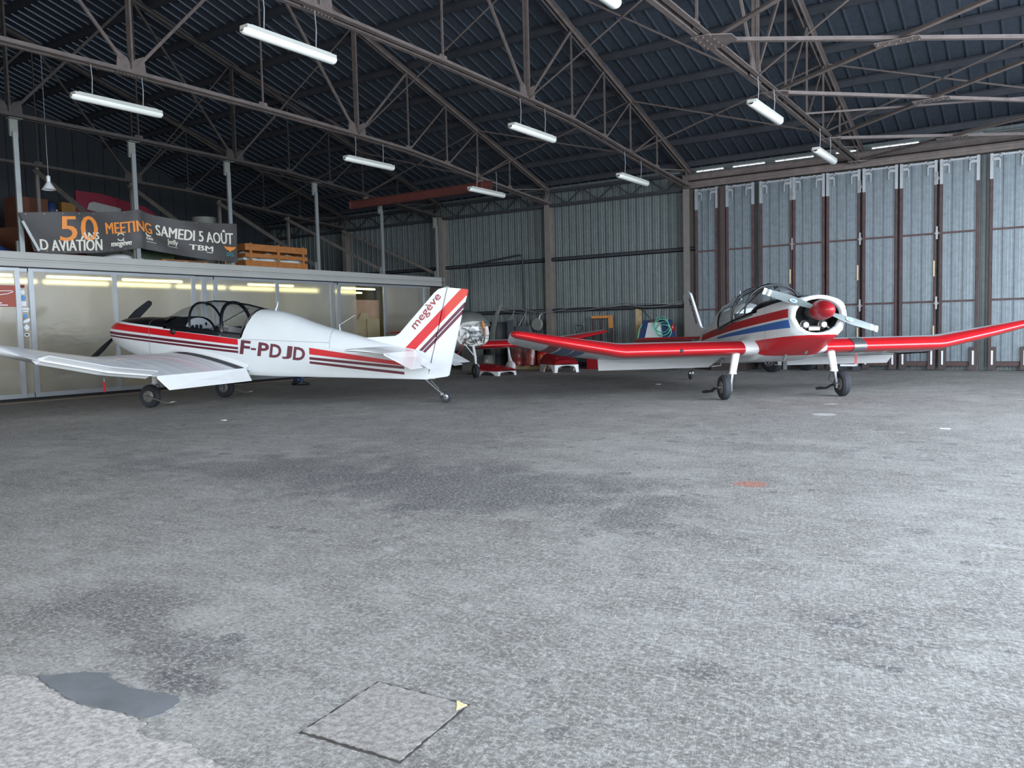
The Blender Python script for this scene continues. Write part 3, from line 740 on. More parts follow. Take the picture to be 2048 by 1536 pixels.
# ---- folding hangar doors
def door_leaf(idx, x0, x1, hinge_right, yoff):
    t = thing('door_%d' % idx, None, None, ((x0+x1)/2, 20.62-yoff, 0), kind='structure')
    if 'category' in t: del t['category']
    w = (x1-x0)/2; top = 4.62
    b = MB(); n = 3
    b.add(*ribbed(-w+0.03, w-0.03, (2*w-0.06)/n, lambda a, d, e: (a, 0.02+d if False else 0.02-d*0.9, 0.20 if e == 0 else top), rib_w=0.028, rib_h=0.034, minor=0.0015))
    b.build('sheet', 'door_sheet', t, fix=False)
    b = MB()
    for s in (-1, 1): b.box((s*w-0.024, -0.03, 0.10), (s*w+0.024, 0.05, 4.12))
    b.box((-w, -0.02, 0.10), (w, 0.05, 0.19))
    for z in (1.54, 3.05): b.box((-w, -0.022, z-0.02), (w, 0.01, z+0.02))
    b.build('frame', 'rust_frame', t)
    b = MB()
    for s in (-1, 1): b.box((s*w-0.03, -0.03, 4.12), (s*w+0.03, 0.05, 4.66))
    b.box((-w, -0.02, 4.60), (w, 0.04, 4.64))
    b.build('upper_frame', 'alu', t)
    for s in (-1, 1):
        b = MB(); xi = s*(w-0.03)
        b.box((min(xi, xi-s*0.14), -0.045, 4.50), (max(xi, xi-s*0.14), -0.03, 4.56))
        b.box((min(xi-s*0.11, xi-s*0.14), -0.045, 4.34), (max(xi-s*0.11, xi-s*0.14), -0.03, 4.50))
        b.box((min(xi-s*0.12, xi-s*0.2), -0.045, 4.62), (max(xi-s*0.12, xi-s*0.2), -0.03, 4.645)); b.box((min(xi-s*0.12, xi-s*0.14), -0.045, 4.54), (max(xi-s*0.12, xi-s*0.14), -0.03, 4.64))
        b.build('roller_bracket', 'alu', t)
        b = MB(); xx = s*(w-0.055)
        b.box((xx-0.075, -0.06, 0.02), (xx+0.075, -0.03, 0.52)); b.build('guide_box', 'dark_brown', t)
        b = MB(); b.box((xx-0.018, -0.068, 0.13), (xx+0.018, -0.06, 0.44)); b.build('white_strip', 'sticker_white', t)  # narrow white strip on the face of the guide box
    if hinge_right:
        for z in (1.50, 3.05, 4.25):
            b = MB(); b.box((w+0.01, -0.055, z-0.13), (w+0.05, -0.03, z+0.15)); b.box((w-0.02, -0.07, z-0.008), (w+0.09, -0.04, z+0.010)); b.bar((w+.005, -0.06, z-0.035), (w+0.065, -0.06, z+0.04), 0.012, 0.012); b.bar((w+.005, -0.06, z+0.04), (w+0.065, -0.06, z-0.035), 0.012, 0.012)
            b.build('hinge', 'steel', t)
        b = MB(); b.box((w-0.035, -0.04, 2.1), (w-0.005, -0.032, 2.45)); b.box((w-0.035, -0.04, 0.7), (w-0.005, -0.032, 1.0)); b.build('paint_mark', 'wood_pale', t)
    return t
leaves = [(-7.95, -7.40, 0, .0), (-7.13, -6.47, 0, 0), (-6.27, -5.53, 1, 0), (-5.46, -4.77, 0, 0.02), (-4.68, -3.98, 1, 0), (-3.87, -3.18, 0, 0.02), (-3.08, -2.38, 1, 0), (-2.27, -1.56, 0, .02), (-1.31, -0.60, 1, 0.0), (-0.50, 0.2, 0, .02), (0.3, 1.0, 1, 0), (1.1, 1.8, 0, .02), (1.9, 2.6, 1, 0), (2.7, 3.4, 0, .02), (3.5, 4.2, 0, 0)]
for i, (a, b_, h, yo) in enumerate(leaves): door_leaf(i+1, a, b_, h, yo)
b = MB(); b.box((-7.36, 20.60, 0.1), (-7.18, 20.66, 4.62)); b.box((-7.29, 20.55, 0.1), (-7.25, 20.60, 4.62)); tag(b.build('trim_1', 'dark_brown'), kind='structure')
#---SECTION-3---

# ================================================================== OFFICE WITH THE LOFT ON TOP
XO = -16.40; OY0, OY1 = 2.5, 20.55
wo_ = MB()
wo_.box((-24.7, OY0, 2.70), (XO-0.05, OY1+0.1, 2.80)); wo_.box((-24.7, OY0, 2.56), (XO-0.14, OY1, 2.58))
wall_office = tag(wo_.build('wall_office', 'office_wall'), kind='structure')
b = MB(); b.box((-20.62, OY0, 0.001), (-20.55, OY1, 2.56)); b.box((-20.55, OY0, 0.001), (XO-0.12, OY0+0.08, 2.56)); b.box((-20.55, OY1-0.06, 0.001), (XO-0.08, OY1, 2.56)); b.build('inner_wall', 'office_wall', wall_office)
b = MB()
for z0, z1, dx in ((2.56, 2.66, 0.0), (2.665, 2.70, -0.018), (2.705, 2.83, 0.0), (2.82, 2.835, 0.02)): b.box((XO-0.10, OY0, z0), (XO+0.05+dx, OY1+0.1, z1))
b.build('fascia', 'fascia', wall_office)
b = MB(); b.box((XO-0.06, OY0, 2.535), (XO+0.045, OY1+0.08, 2.56)); b.build('shadow_gap', 'black_matt', wall_office)
b = MB(); b.box((XO-0.08, OY0, 0.001), (XO+0.30, OY1, 0.022)); b.build('kerb', 'concrete_base', wall_office)
b = MB(); b.box((XO-0.06, OY0, 0.022), (XO+0.03, OY1, 0.065)); b.build('floor_track', 'black_matt', wall_office)
b = MB(); b.box((XO-0.05, 20.02, 0.06), (XO-0.01, OY1+0.05, 2.54)); b.build('end_panel', 'dark_brown', wall_office)
M['clear_pane'] = glass_mat('clear_polycarbonate', (0.86, 0.86, 0.82, 1), 0.18, 0.06)
doors = [(20, [(2.55, 4.55)], [4.6]), (21, [(4.65, 6.1), (6.2, 7.71)], []), (22, [(8.05, 9.63), (9.72, 11.5)], []), (23, [(12.18, 13.91), (13.98, 15.75)], []), (24, [(16.11, 16.72), (16.72, 17.84), (17.91, 19.65)], [])]
for num, segs, _ in doors:
    y0, y1 = segs[0][0]-0.09, segs[-1][1]+0.09
    t = thing('door_%d' % num, None, None, (XO, (y0+y1)/2, 0), kind='structure'); yc = (y0+y1)/2
    b = MB()
    b.box((-0.02, y0-yc, 0.07), (0.02, y1-yc, 0.155)); b.box((-0.02, y0-yc, 2.475), (0.02, y1-yc, 2.535))
    edges = [segs[0][0]-0.045, segs[-1][1]+0.045]+[(a[1]+c[0])/2 for a, c in zip(segs, segs[1:]) if c[0]-a[1] > 0.01]
    for e in edges: b.box((-0.022, e-yc-0.045, 0.07), (0.022, e-yc+0.045, 2.535))
    b.build('frame', 'alu', t)
    for a, c in segs:
        clear = (a, c) == (16.72, 17.84)
        b = MB(); b.add([(0.0, a-yc, 0.15), (0.0, c-yc, 0.15), (0.0, c-yc, 2.48), (0.0, a-yc, 2.48)], [(0, 1, 2, 3)])
        b.build('pane', 'clear_pane' if clear else 'polycarb', t, fix=False)
# narrow fixed panes between the sliding doors
wn_ = 1
for a, c, posts in ((7.79, 7.98, ()), (11.6, 12.09, (11.835,)), (15.84, 16.03, ()), (19.73, 19.94, ())):
    yc = (a+c)/2
    t = thing('window_%d' % wn_, None, None, (XO-0.03, yc, 0), kind='structure'); wn_ += 1
    b = MB(); b.add([(0, a-yc-0.05, 0.1), (0, c-yc+0.05, 0.1), (0, c-yc+0.05, 2.5), (0, a-yc-0.05, 2.5)], [(0, 1, 2, 3)]); b.build('pane', 'polycarb', t, fix=False)
    b = MB()
    for p in posts: b.box((0.002, p-yc-0.055, 0.07), (0.04, p-yc+0.055, 2.53))
    b.box((0.002, a-yc-0.05, 2.47), (0.02, c-yc+0.05, 2.53)); b.box((0.002, a-yc-0.05, 0.07), (0.02, c-yc+0.05, 0.15))
    b.build('frame', 'alu', t)
    if wn_ == 2:
        sx = 0.006
        def stk(nm, poly, mt):
            b = MB(); b.prism(poly, lambda u, v: (sx, u, v), lambda u, v: (sx+0.002, u, v)); b.build(nm, mt, t)
        def disc(u, v, ru, rv, n=20): return [(u+ru*math.cos(2*PI*k/n), v+rv*math.sin(2*PI*k/n)) for k in range(n)]
        def rect(u, v, du, dv): return [(u-du, v-dv), (u+du, v-dv), (u+du, v+dv), (u-du, v+dv)]
        stk('sticker', rect(-0.03, 2.19, 0.042, 0.032), 'sign_red'); stk('sticker', rect(-0.03, 2.19, 0.04, 0.008), 'sticker_white')
        stk('sticker', disc(-0.03, 2.08, 0.042, 0.045), 'sticker_white'); stk('sticker', disc(-0.028, 1.97, 0.05, 0.05), 'sticker_blue')
        stk('sticker', rect(-0.02, 1.86, 0.045, 0.045), 'sticker_white'); stk('sticker', rect(0.0, 1.765, 0.075, 0.016), 'sticker_white'); stk('sticker', rect(0.0, 1.72, 0.055, 0.013), 'sticker_white')
        stk('sticker', disc(-0.005, 1.63, 0.035, 0.04), 'sticker_blue')
        stk('sticker', [(0.02+0.075*math.cos(a)*1.0, 1.54+0.035*math.sin(a)+0.03*math.cos(a)) for a in [2*PI*k/20 for k in range(20)]], 'sticker_white')
        stk('sticker', [(0.005, 1.48), (0.06, 1.41), (0.005, 1.34), (-0.05, 1.41)], 'sticker_white'); stk('sticker', disc(0.0, 1.27, 0.05, 0.032), 'sticker_white'); stk('sticker', disc(0.0, 1.27, 0.03, 0.015), 'sticker_blue')
# brick red sign on the left sliding door
sg = MB(); sg.box((XO+0.024, 6.95, 1.80), (XO+0.034, 7.70, 2.20))
sgo = sg.build('aeroplane_sign', 'sign_red'); tag(sgo, 'brick red sign with a white aeroplane outline on the glazed door at the left edge', 'sign')
b = MB(); xx = XO+0.036
def line2(p, q_, w=0.012): b.bar((xx, p[0], p[1]), (xx, q_[0], q_[1]), w, 0.003, up=(1, 0, 0))
ol = [(7.22, 2.07), (7.35, 2.09), (7.64, 2.10), (7.66, 2.08), (7.55, 2.04), (7.42, 2.02), (7.36, 1.95), (7.33, 1.96), (7.36, 2.03), (7.28, 2.05), (7.22, 2.07)]
for p, q_ in zip(ol, ol[1:]): line2(p, q_)
for (u0, u1, v) in ((7.05, 7.30, 2.12), (7.05, 7.34, 1.93), (7.05, 7.45, 1.87), (7.1, 7.55, 1.83)): line2((u0, v), (u1, v), 0.018)
b.build('aeroplane_outline', 'sticker_white', sgo)

# lit tubes inside the office
k0 = None
for i, (x, y, z) in enumerate([(-17.0, 9.3, 2.42), (-17.0, 10.9, 2.42), (-17.0, 14.2, 2.42), (-17.0, 17.4, 2.42), (-18.7, 5.2, 2.42), (-18.7, 6.8, 2.42), (-18.7, 8.4, 2.42), (-18.7, 10.0, 2.42), (-18.7, 11.6, 2.42), (-18.7, 13.2, 2.42), (-18.7, 14.8, 2.42), (-18.7, 16.4, 2.42), (-18.7, 18.6, 2.42), (-17.0, 7.2, 2.42)]):
    t = thing('office_strip_light', 'lit tube on the office ceiling shining yellowish through the cloudy wall', 'strip light', (x, y, z), group='lit tubes inside the office')
    b = MB(); b.box((-0.04, -0.75, 0.04), (0.04, 0.75, 0.12)); b.build('housing', 'lamp_tray', t)
    b = MB(); b.tube([(0, -0.72, 0.01), (0, 0.72, 0.01)], 0.022, 8); b.build('tube', 'tube_on', t, smooth=40)
# sheets of board leaning behind the clear pane
def board(name, pts, mt, label, x):
    b = MB(); b.prism(pts, lambda y, z: (x-0.009, y, z), lambda y, z: (x+0.009, y, z)); o = solo(b, name, mt, label, 'board'); return o
board('particle_board', [(16.86, 0.02), (18.0, 0.02), (18.0, 2.10), (16.86, 2.10)], 'wood_pink', 'tall pinkish board standing behind the clear office pane', -16.75)
board('plywood_sheet', [(16.60, 0.02), (17.5, 0.02), (17.5, 1.60), (17.45, 1.72), (17.18, 1.72), (16.7, 1.12)], 'wood_pale', 'pale plywood sheet with a sloping cut edge, in front of the pinkish board', -16.68)
board('plywood_offcut', [(17.35, 0.02), (17.86, 0.02), (17.86, 1.55), (17.35, 1.55)], 'wood_pale', 'narrow upright pale plywood offcut beside the sloping sheet', -16.62)
# desk and cupboard shapes inside
b = MB(); b.box((-0.45, -0.9, 0.70), (0.45, 0.9, 0.74))
for sx in (-0.4, 0.4):
    for sy in (-0.85, 0.85): b.box((sx-0.02, sy-0.02, 0), (sx+0.02, sy+0.02, 0.7))
solo(b, 'work_table', 'wood_pale', 'work table just made out through the cloudy office wall', 'table', (-17.6, 13.2, 0.001))
b = MB(); b.box((-0.3, -0.6, 0), (0.3, 0.6, 1.25)); b.box((0.3, -0.01, 0.05), (0.31, 0.01, 1.2))
solo(b, 'storage_cupboard', 'grey_paint', 'grey cupboard seen as a darker block low behind the cloudy office wall', 'cupboard', (-17.5, 9.4, 0.001))

# ---- loft frame: posts, caps and sloping braces
mf = thing('loft_support', 'pale steel posts and sloping braces holding the loft under the roof trusses', 'loft frame', (XO, 14, 2.8))
def R(p): return (p[0]-XO, p[1]-14, p[2]-2.8)
for y in (7.9, 10.27, 12.66, 15.4, 17.9, 20.4):
    zt = interp(PROF, y)-0.05
    b = MB(); b.box(R((XO-0.045, y-0.045, 2.837)), R((XO-0.005, y+0.045, zt-0.25))); b.build('post', 'galv', mf)
    b = MB(); b.box(R((XO-0.10, y-0.075, zt-0.33)), R((XO-0.05, y+0.075, zt))); b.box(R((XO-0.10, y-0.12, zt-0.01)), R((XO+0.06, y+0.12, zt+0.0))); b.build('post_cap', 'grey_paint', mf)
    b = MB(); b.box(R((XO-0.11, y-0.07, 2.837)), R((XO-0.06, y+0.07, 3.05))); b.build('foot_plate', 'grey_paint', mf)
    if y > 8:
        b = MB(); b.angle(R((-20.6, y+0.05, interp(PROF, y+0.1)-0.12)), R((XO-0.12, y-0.02, 2.95)), 0.07, 0.008); b.build('brace', 'column', mf)
for y in (8.0, 10.35, 12.77, 15.5, 18.07):
    b = MB(); b.box(R((-20.63, y-0.035, 2.802)), R((-20.56, y+0.035, interp(PROF, min(20.6, y))-0.05))); b.build('post', 'column', mf)

# ---- banner
def banner_pt(u, v):
    """u 0..1 along, v 0..1 up; hangs between three posts with a peak at the middle one"""
    pk = 0.50
    y = 7.84+(12.72-7.84)*u
    top = [(0, 3.57), (0.25, 3.70), (0.42, 3.80), (0.5, 3.88), (0.57, 3.80), (0.7, 3.74), (0.85, 3.75), (1.0, 3.80)]
    bot = [(0, 2.86), (0.12, 2.83), (0.3, 2.90), (0.45, 3.02), (0.5, 3.07), (0.6, 3.01), (0.75, 2.94), (0.9, 2.90), (1.0, 2.89)]
    zt, zb = interp(top, u), interp(bot, u)
    z = zb+(zt-zb)*v
    if u < 0.06: y += (1-v)*0.22*(0.06-u)/0.06
    x = XO+0.08+0.05*math.sin(u*9)+0.03*math.sin(u*23+v*4)*(1-abs(u-0.5))+0.05*(0.5-abs(u-0.5))*math.sin(v*7+u*12)
    x += 0.05*math.exp(-((u-0.5)/0.02)**2)*(1-v*0.3)
    return Vector((x, y, z))
bm_ = MB(); nu, nv = 90, 14
vs = [banner_pt(i/nu, j/nv) for i in range(nu+1) for j in range(nv+1)]
bm_.add(vs, [(i*(nv+1)+j, (i+1)*(nv+1)+j, (i+1)*(nv+1)+j+1, i*(nv+1)+j+1) for i in range(nu) for j in range(nv)])
ban = bm_.build('airshow_banner', 'banner', fix=False, smooth=60)
tag(ban, 'long charcoal banner announcing a meeting in orange and white letters, tied to the loft posts', 'banner')
def on_ban(u, v, d=0.012):
    p = banner_pt(u, v); return (p.x+d, p.y, p.z)
def ban_text(name, body, box, mt, off=0.02, shear=0):
    b = MB(); w_ = 0.0016 if off > .02 else 0.0005
    for k_ in (-1, 0, 1): add_text(b, body, lambda u, v: on_ban(u+w_*k_, v, .012+.001*k_), box, 0.0, shear=shear)
    b.build(name, mt, ban, fix=False)
ban_text('number_lettering', '50', (0.147, 0.302, 0.30, 0.90), 'orange_print', 0.03)
ban_text('orange_lettering', 'MEETING', (0.342, 0.557, 0.44, 0.73), 'orange_print', 0.04)
ban_text('white_lettering', 'ANS', (0.228, 0.305, 0.33, 0.50), 'white_print', 0.03)
ban_text('white_lettering', 'D AVIATION', (0.066, 0.318, 0.06, 0.33), 'white_print', 0.035)
ban_text('white_lettering', 'SAMEDI 5 AOÛT', (0.58, 0.973, 0.46, 0.83), 'white_print', 0.03)
ban_text('sponsor_lettering', 'megève', (0.364, 0.461, 0.08, 0.26), 'white_print', 0.03)
ban_text('sponsor_lettering', 'ELINE', (0.525, 0.557, 0.27, 0.33), 'white_print', 0.02)
ban_text('sponsor_lettering', 'Jetfly', (0.629, 0.684, 0.23, 0.42), 'white_print', 0.01, 0.2)
ban_text('sponsor_lettering', 'TBM', (0.738, 0.853, 0.22, 0.36), 'white_print', 0.04)
ban_text('sponsor_lettering', 'DAHER', (0.82, 0.852, 0.17, 0.20), 'white_print', 0.0)
ban_text('sponsor_lettering', 'MEGEVE', (0.935, 0.973, 0.20, 0.24), 'teal_print', 0.02)
ban_text('sponsor_lettering', 'AEROCLUB', (0.93, 0.978, 0.15, 0.185), 'teal_print', 0.02)
b = MB()
for poly in ([(0.521, 0.42), (0.524, 0.46), (0.531, 0.40), (0.548, 0.39), (0.55, 0.36), (0.528, 0.35)],): b.add([on_ban(*p) for p in poly], [tuple(range(len(poly)))])
b.add([on_ban(*p) for p in [(0.525, 0.215), (0.57, 0.215), (0.57, 0.205), (0.525, 0.205)]], [(0, 1, 2, 3)]); b.add([on_ban(*p) for p in [(0.63, 0.205), (0.68, 0.205), (0.68, 0.195), (0.63, 0.195)]], [(0, 1, 2, 3)])
for r0, r1, a0, a1, cu_, cv in ((0.012, 0.017, 0.2, 2.9, .41, .37), (0.012, 0.017, 3.4, 6.1, .41, .33)):
    n = 10; pts = []
    for k in range(n+1):
        a = a0+(a1-a0)*k/n; pts += [on_ban(cu_+r0*math.cos(a), cv+r0*5*math.sin(a)), on_ban(cu_+r1*math.cos(a), cv+r1*5*math.sin(a))]
    b.add(pts, [(2*k, 2*k+1, 2*k+3, 2*k+2) for k in range(n)])
b.build('sponsor_emblem', 'white_print', ban, fix=False)
b = MB(); b.add([on_ban(*p) for p in [(0.918, 0.40), (0.945, 0.385), (0.955, 0.40), (0.965, 0.385), (0.992, 0.40), (0.98, 0.33), (0.962, 0.29), (0.955, 0.25), (0.948, 0.29), (0.93, 0.33)]], [tuple(range(10))]); b.build('winged_emblem', 'orange_print', ban, fix=False)
b = MB()
for i in range(15):
    for v in (0.045, 0.955):
        p = Vector(on_ban(0.02+0.96*i/14, v, 0.014)); b.add([(p.x, p.y+0.011*math.cos(a), p.z+0.011*math.sin(a)) for a in [2*PI*k/8 for k in range(8)]], [tuple(range(8))])
b.build('eyelet', 'steel', ban, fix=False)
b = MB(); b.bar((XO+0.17, 7.84, 3.40), (XO+0.19, 8.10, 2.86), 0.03, 0.05); b.build('batten', 'galv', ban)

# ---- things stored on the loft
LZ = 2.802
def crate():
    t = thing('slatted_crate', 'long open pine crate with three uprights on the loft edge right of the banner', 'crate', (-16.93, 14.15, LZ))
    L, W, H = 1.98, 0.7, 0.60
    for side in (-1, 1):
        for z0, z1 in ((0.02, 0.20), (0.27, 0.37), (0.44, 0.60)):
            b = MB(); b.box((side*W/2-0.012, -L/2, z0), (side*W/2+0.012, L/2, z1)); b.build('slat', 'wood', t)
        for y in (-L/2+0.16, 0.03, L/2-0.14):
            b = MB(); b.box((side*(W/2+0.013)-0.012, y-0.035, 0.0), (side*(W/2+0.013)+0.012, y+0.035, 0.62)); b.build('upright', 'wood', t)
    for y in (-L/2+0.012, L/2-0.012):
        for z0, z1 in ((0.02, 0.20), (0.27, 0.37), (0.44, 0.60)):
            b = MB(); b.box((-W/2+0.012, y-0.01, z0), (W/2-0.012, y+0.01, z1)); b.build('slat', 'wood', t)
    b = MB(); b.box((-W/2+0.02, -L/2+0.03, 0.0), (W/2-0.02, L/2-0.03, 0.02)); b.build('floor_board', 'wood', t)
    b = MB(); rings = []
    for i in range(16):
        y = -L/2+0.06+(L-0.12)*i/15; h = 0.36+0.06*math.sin(i*1.1)+0.03*math.sin(i*2.7)
        rings.append([(0.27*math.cos(a), y, 0.03+h*max(0, math.sin(a))) for a in [PI*k/9 for k in range(10)]])
    b.loft(rings, closed=True, caps=(True, True)); b.build('wrapped_load', 'plastic_white', t, smooth=50)
crate()
def pallet(name, label, loc, L, W, mt, rz=0):
    t = thing(name, label, 'pallet', loc, rz)
    for y in (-L/2+0.06, 0, L/2-0.06):
        b = MB(); b.box((-W/2, y-0.05, 0), (W/2, y+0.05, 0.085)); b.build('block_row', mt, t)
    for i in range(5):
        x = -W/2+0.05+(W-0.1)*i/4
        b = MB(); b.box((x-0.045, -L/2, 0.085), (x+0.045, L/2, 0.105)); b.build('deck_board', mt, t)
    return t
pallet('wooden_pallet', 'orange-brown wooden pallet on the loft below the right half of the banner', (-17.1, 11.6, LZ), 1.2, 0.8, 'wood')
def wing_panel():
    sc = 1.14
    t = thing('stored_fuselage_side', 'crimson and white aeroplane side panel with window shapes stored on the loft behind the banner', 'aeroplane part', (-21.2, 11.95, 3.92), 0)
    f0 = lambda dx: (lambda y, z: (dx, y*sc*.88, z*sc*1.05 if z > -.65 else -1.115))
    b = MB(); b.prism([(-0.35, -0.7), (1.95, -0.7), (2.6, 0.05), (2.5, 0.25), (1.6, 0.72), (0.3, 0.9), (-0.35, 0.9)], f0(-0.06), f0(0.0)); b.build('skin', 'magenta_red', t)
    b = MB(); b.prism([(-0.15, -0.6), (1.9, -0.6), (2.4, 0.02), (1.9, 0.2), (-0.1, 0.36)], f0(0.001), f0(0.006)); b.build('white_field', 'dim_dusty_white', t)
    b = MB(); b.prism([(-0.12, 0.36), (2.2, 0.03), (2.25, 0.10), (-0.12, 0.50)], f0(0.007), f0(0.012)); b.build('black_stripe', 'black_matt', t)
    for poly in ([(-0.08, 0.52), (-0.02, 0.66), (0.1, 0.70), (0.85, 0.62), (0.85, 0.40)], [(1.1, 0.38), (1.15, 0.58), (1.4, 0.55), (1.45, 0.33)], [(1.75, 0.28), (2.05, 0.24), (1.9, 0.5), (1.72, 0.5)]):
        b = MB(); b.prism(poly, f0(0.013), f0(0.018)); b.build('window_shape', 'dim_dusty_white', t)
wing_panel()
def box_thing(name, mt, label, cat, loc, sx, sy, sz, rz=0, lid=None):
    t = thing(name, label, cat, loc, rz)
    b = MB(); b.box((-sx/2, -sy/2, 0), (sx/2, sy/2, sz)); b.build('body', mt, t)
    b = MB(); b.box((-sx/2-0.01, -sy/2-0.01, sz), (sx/2+0.01, sy/2+0.01, sz+0.03)); b.box((sx/2, -0.03, 0.02), (sx/2+0.006, 0.03, sz)); b.build('lid', lid or mt, t)
    return t
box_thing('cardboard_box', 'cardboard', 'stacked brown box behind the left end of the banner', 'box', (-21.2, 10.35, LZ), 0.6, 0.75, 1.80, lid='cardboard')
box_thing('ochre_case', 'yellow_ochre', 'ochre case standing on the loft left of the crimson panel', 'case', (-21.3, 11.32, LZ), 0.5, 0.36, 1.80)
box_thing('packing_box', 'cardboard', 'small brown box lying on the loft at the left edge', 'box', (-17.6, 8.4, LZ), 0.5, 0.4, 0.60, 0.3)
# steel drum / tank on the loft
def drum(name, mt, label, cat, loc, r, h, group=None, rz=0, extra=None):
    t = thing(name, label, cat, loc, rz, group)
    b = MB(); b.lathe([(r*0.96, 0), (r, 0.01), (r, 0.02), (r*0.975, 0.035), (r*0.975, h*0.31), (r*1.0, h*0.33), (r*0.975, h*0.35), (r*0.975, h*0.64), (r, h*0.66), (r*0.975, h*0.68), (r*0.975, h-0.03), (r, h-0.015), (r, h), (r*0.94, h), (r*0.93, h-0.015)], n=32); b.build('barrel', mt, t, smooth=40)
    b = MB(); b.lathe([(0.03, h-0.015), (0.03, h+0.005)], (r*0.6, 0, 0), n=12); b.build('bung', 'steel', t)
    return t
drum('loft_drum', 'grey_paint', 'pale grey drum on the loft behind the right part of the banner', 'drum', (-21.2, 15.4, LZ), 0.36, 1.86)
t = thing('water_heater', 'small blue-grey cylinder tank on the loft behind the left half of the banner', 'tank', (-21.2, 10.95, LZ))
b = MB(); b.lathe([(0.05, 0), (0.17, 0.02), (0.17, 1.6), (0.12, 1.8), (0.04, 1.84)], n=24); b.build('tank', 'plastic_blue', t, smooth=50)
b = MB(); b.sphere((0.16, 0.05, 1.6), 0.05); b.build('valve', 'steel', t, smooth=60)
# enamel lamp
t = thing('enamel_lamp', 'small white conical enamel lamp hung in the loft at the far left', 'lamp', (-18.0, 9.28, 4.36))
b = MB(); b.lathe([(0.14, 0), (0.138, 0.005), (0.05, 0.14), (0.035, 0.17)], n=24, caps=False); b.build('lamp_shade', 'white_paint', t, smooth=50)
b = MB(); b.lathe([(0.035, 0.165), (0.04, 0.2), (0.04, 0.28), (0.02, 0.3)], n=16); b.build('lamp_holder', 'white_paint', t, smooth=40)
b = MB(); b.tube([(0, 0, 0.3), (0, 0, 2.9)], 0.006, 5); b.build('cord', 'wire', t)
# white dish, green sheet, chair, canopy roll
t = thing('white_fairing', 'white curved fairing lying on the loft edge below the middle of the banner', 'aeroplane part', (-16.9, 10.2, LZ))
b = MB(); rings = []
for i in range(12):
    a = PI*i/11; w = 0.30*math.sin(a)**0.5 if 0 < i < 11 else 0.03
    rings.append([(w*math.cos(p), -0.55+1.1*i/11, 0.004+0.17*math.sin(p)*(w/0.3)) for p in [PI*k/8 for k in range(9)]])
b.loft(rings, caps=(True, True)); b.build('shell', 'white_paint', t, smooth=50)
b = MB(); b.box((-0.05, -0.7, 0.0), (0.05, -0.56, 0.05)); b.build('mount', 'steel', t)
b = MB(); b.prism([(-0.4, 0), (0.45, 0), (0.5, 0.5), (0.1, 0.62), (-0.42, 0.55)], lambda y, z: (-0.02, y, z), lambda y, z: (0.02, y, z)); solo(b, 'green_sheet', 'green_sheet', 'dull green sheet standing behind the loft pallet', 'sheet', (-17.7, 11.5, LZ))
t = thing('wooden_stool', 'small wooden stool on the loft under the banner just left of the pine crate', 'stool', (-17.05, 12.96, LZ))
b = MB(); b.box((-0.16, -0.16, 0.30), (0.16, 0.16, 0.33)); b.build('seat', 'wood_old', t)
for sx in (-0.13, 0.13):
    for sy in (-0.13, 0.13):
        b = MB(); b.box((sx-0.02, sy-0.02, 0), (sx+0.02, sy+0.02, 0.30)); b.build('leg', 'wood_old', t)
t = thing('dust_sheet', 'dark blue dust sheet heaped on the loft at the far left edge', 'sheet', (-17.3, 7.25, LZ))
b = MB(); rings = []
for i in range(14):
    y = -0.8+1.6*i/13; h = 0.42*math.sin(PI*i/13)**0.7+0.03+0.04*math.sin(i*2.1)
    rings.append([(0.45*math.cos(p), y, 0.002+h*math.sin(p)**0.8 if 0 < math.sin(p) else 0.002) for p in [PI*k/8 for k in range(9)]])
b.loft(rings, caps=(True, True)); b.build('cloth', 'plastic_blue', t, smooth=50)
#---SECTION-4---

# ================================================================== LIGHT AEROPLANES
def tab(t, x):
    """piecewise linear, t sorted ascending"""
    if x <= t[0][0]: return t[0][1]
    for (a, u), (b, v) in zip(t, t[1:]):
        if x <= b: return u+(v-u)*(x-a)/(b-a)
    return t[-1][1]
TW = [(-4.60, .025), (-4.2, .085), (-3.6, .19), (-2.6, .31), (-1.5, .42), (-1.0, .46), (0, .47), (.6, .455), (1.0, .43), (1.2, .395), (1.34, .345)]
TZB = [(-4.6, .372), (-3.29, .42), (-1.97, .46), (-1.2, .50), (-.2, .56), (.3, .66), (.7, .77), (1.0, .875), (1.2, .95), (1.34, 1.03)]
TZS = [(-4.6, .60), (-3.8, .74), (-3.03, .87), (-2.5, .955), (-1.97, 1.03), (-1.4, 1.115), (-.8, 1.20), (0, 1.30), (.6, 1.35), (1.0, 1.34), (1.34, 1.28)]
TZT = [(-4.6, .84), (-4.18, .90), (-3.8, .985), (-3.43, 1.09), (-3.03, 1.20), (-2.68, 1.30), (-2.24, 1.45), (-1.84, 1.55), (-1.43, 1.60), (.0, 1.50), (.2, 1.505), (.75, 1.53), (1.13, 1.52), (1.28, 1.475), (1.36, 1.44)]
TRR = [(-4.6, .15), (-1, .2), (.3, .4), (1.0, .75), (1.34, 1.0)]
def half_w(s): return tab(TW, s)
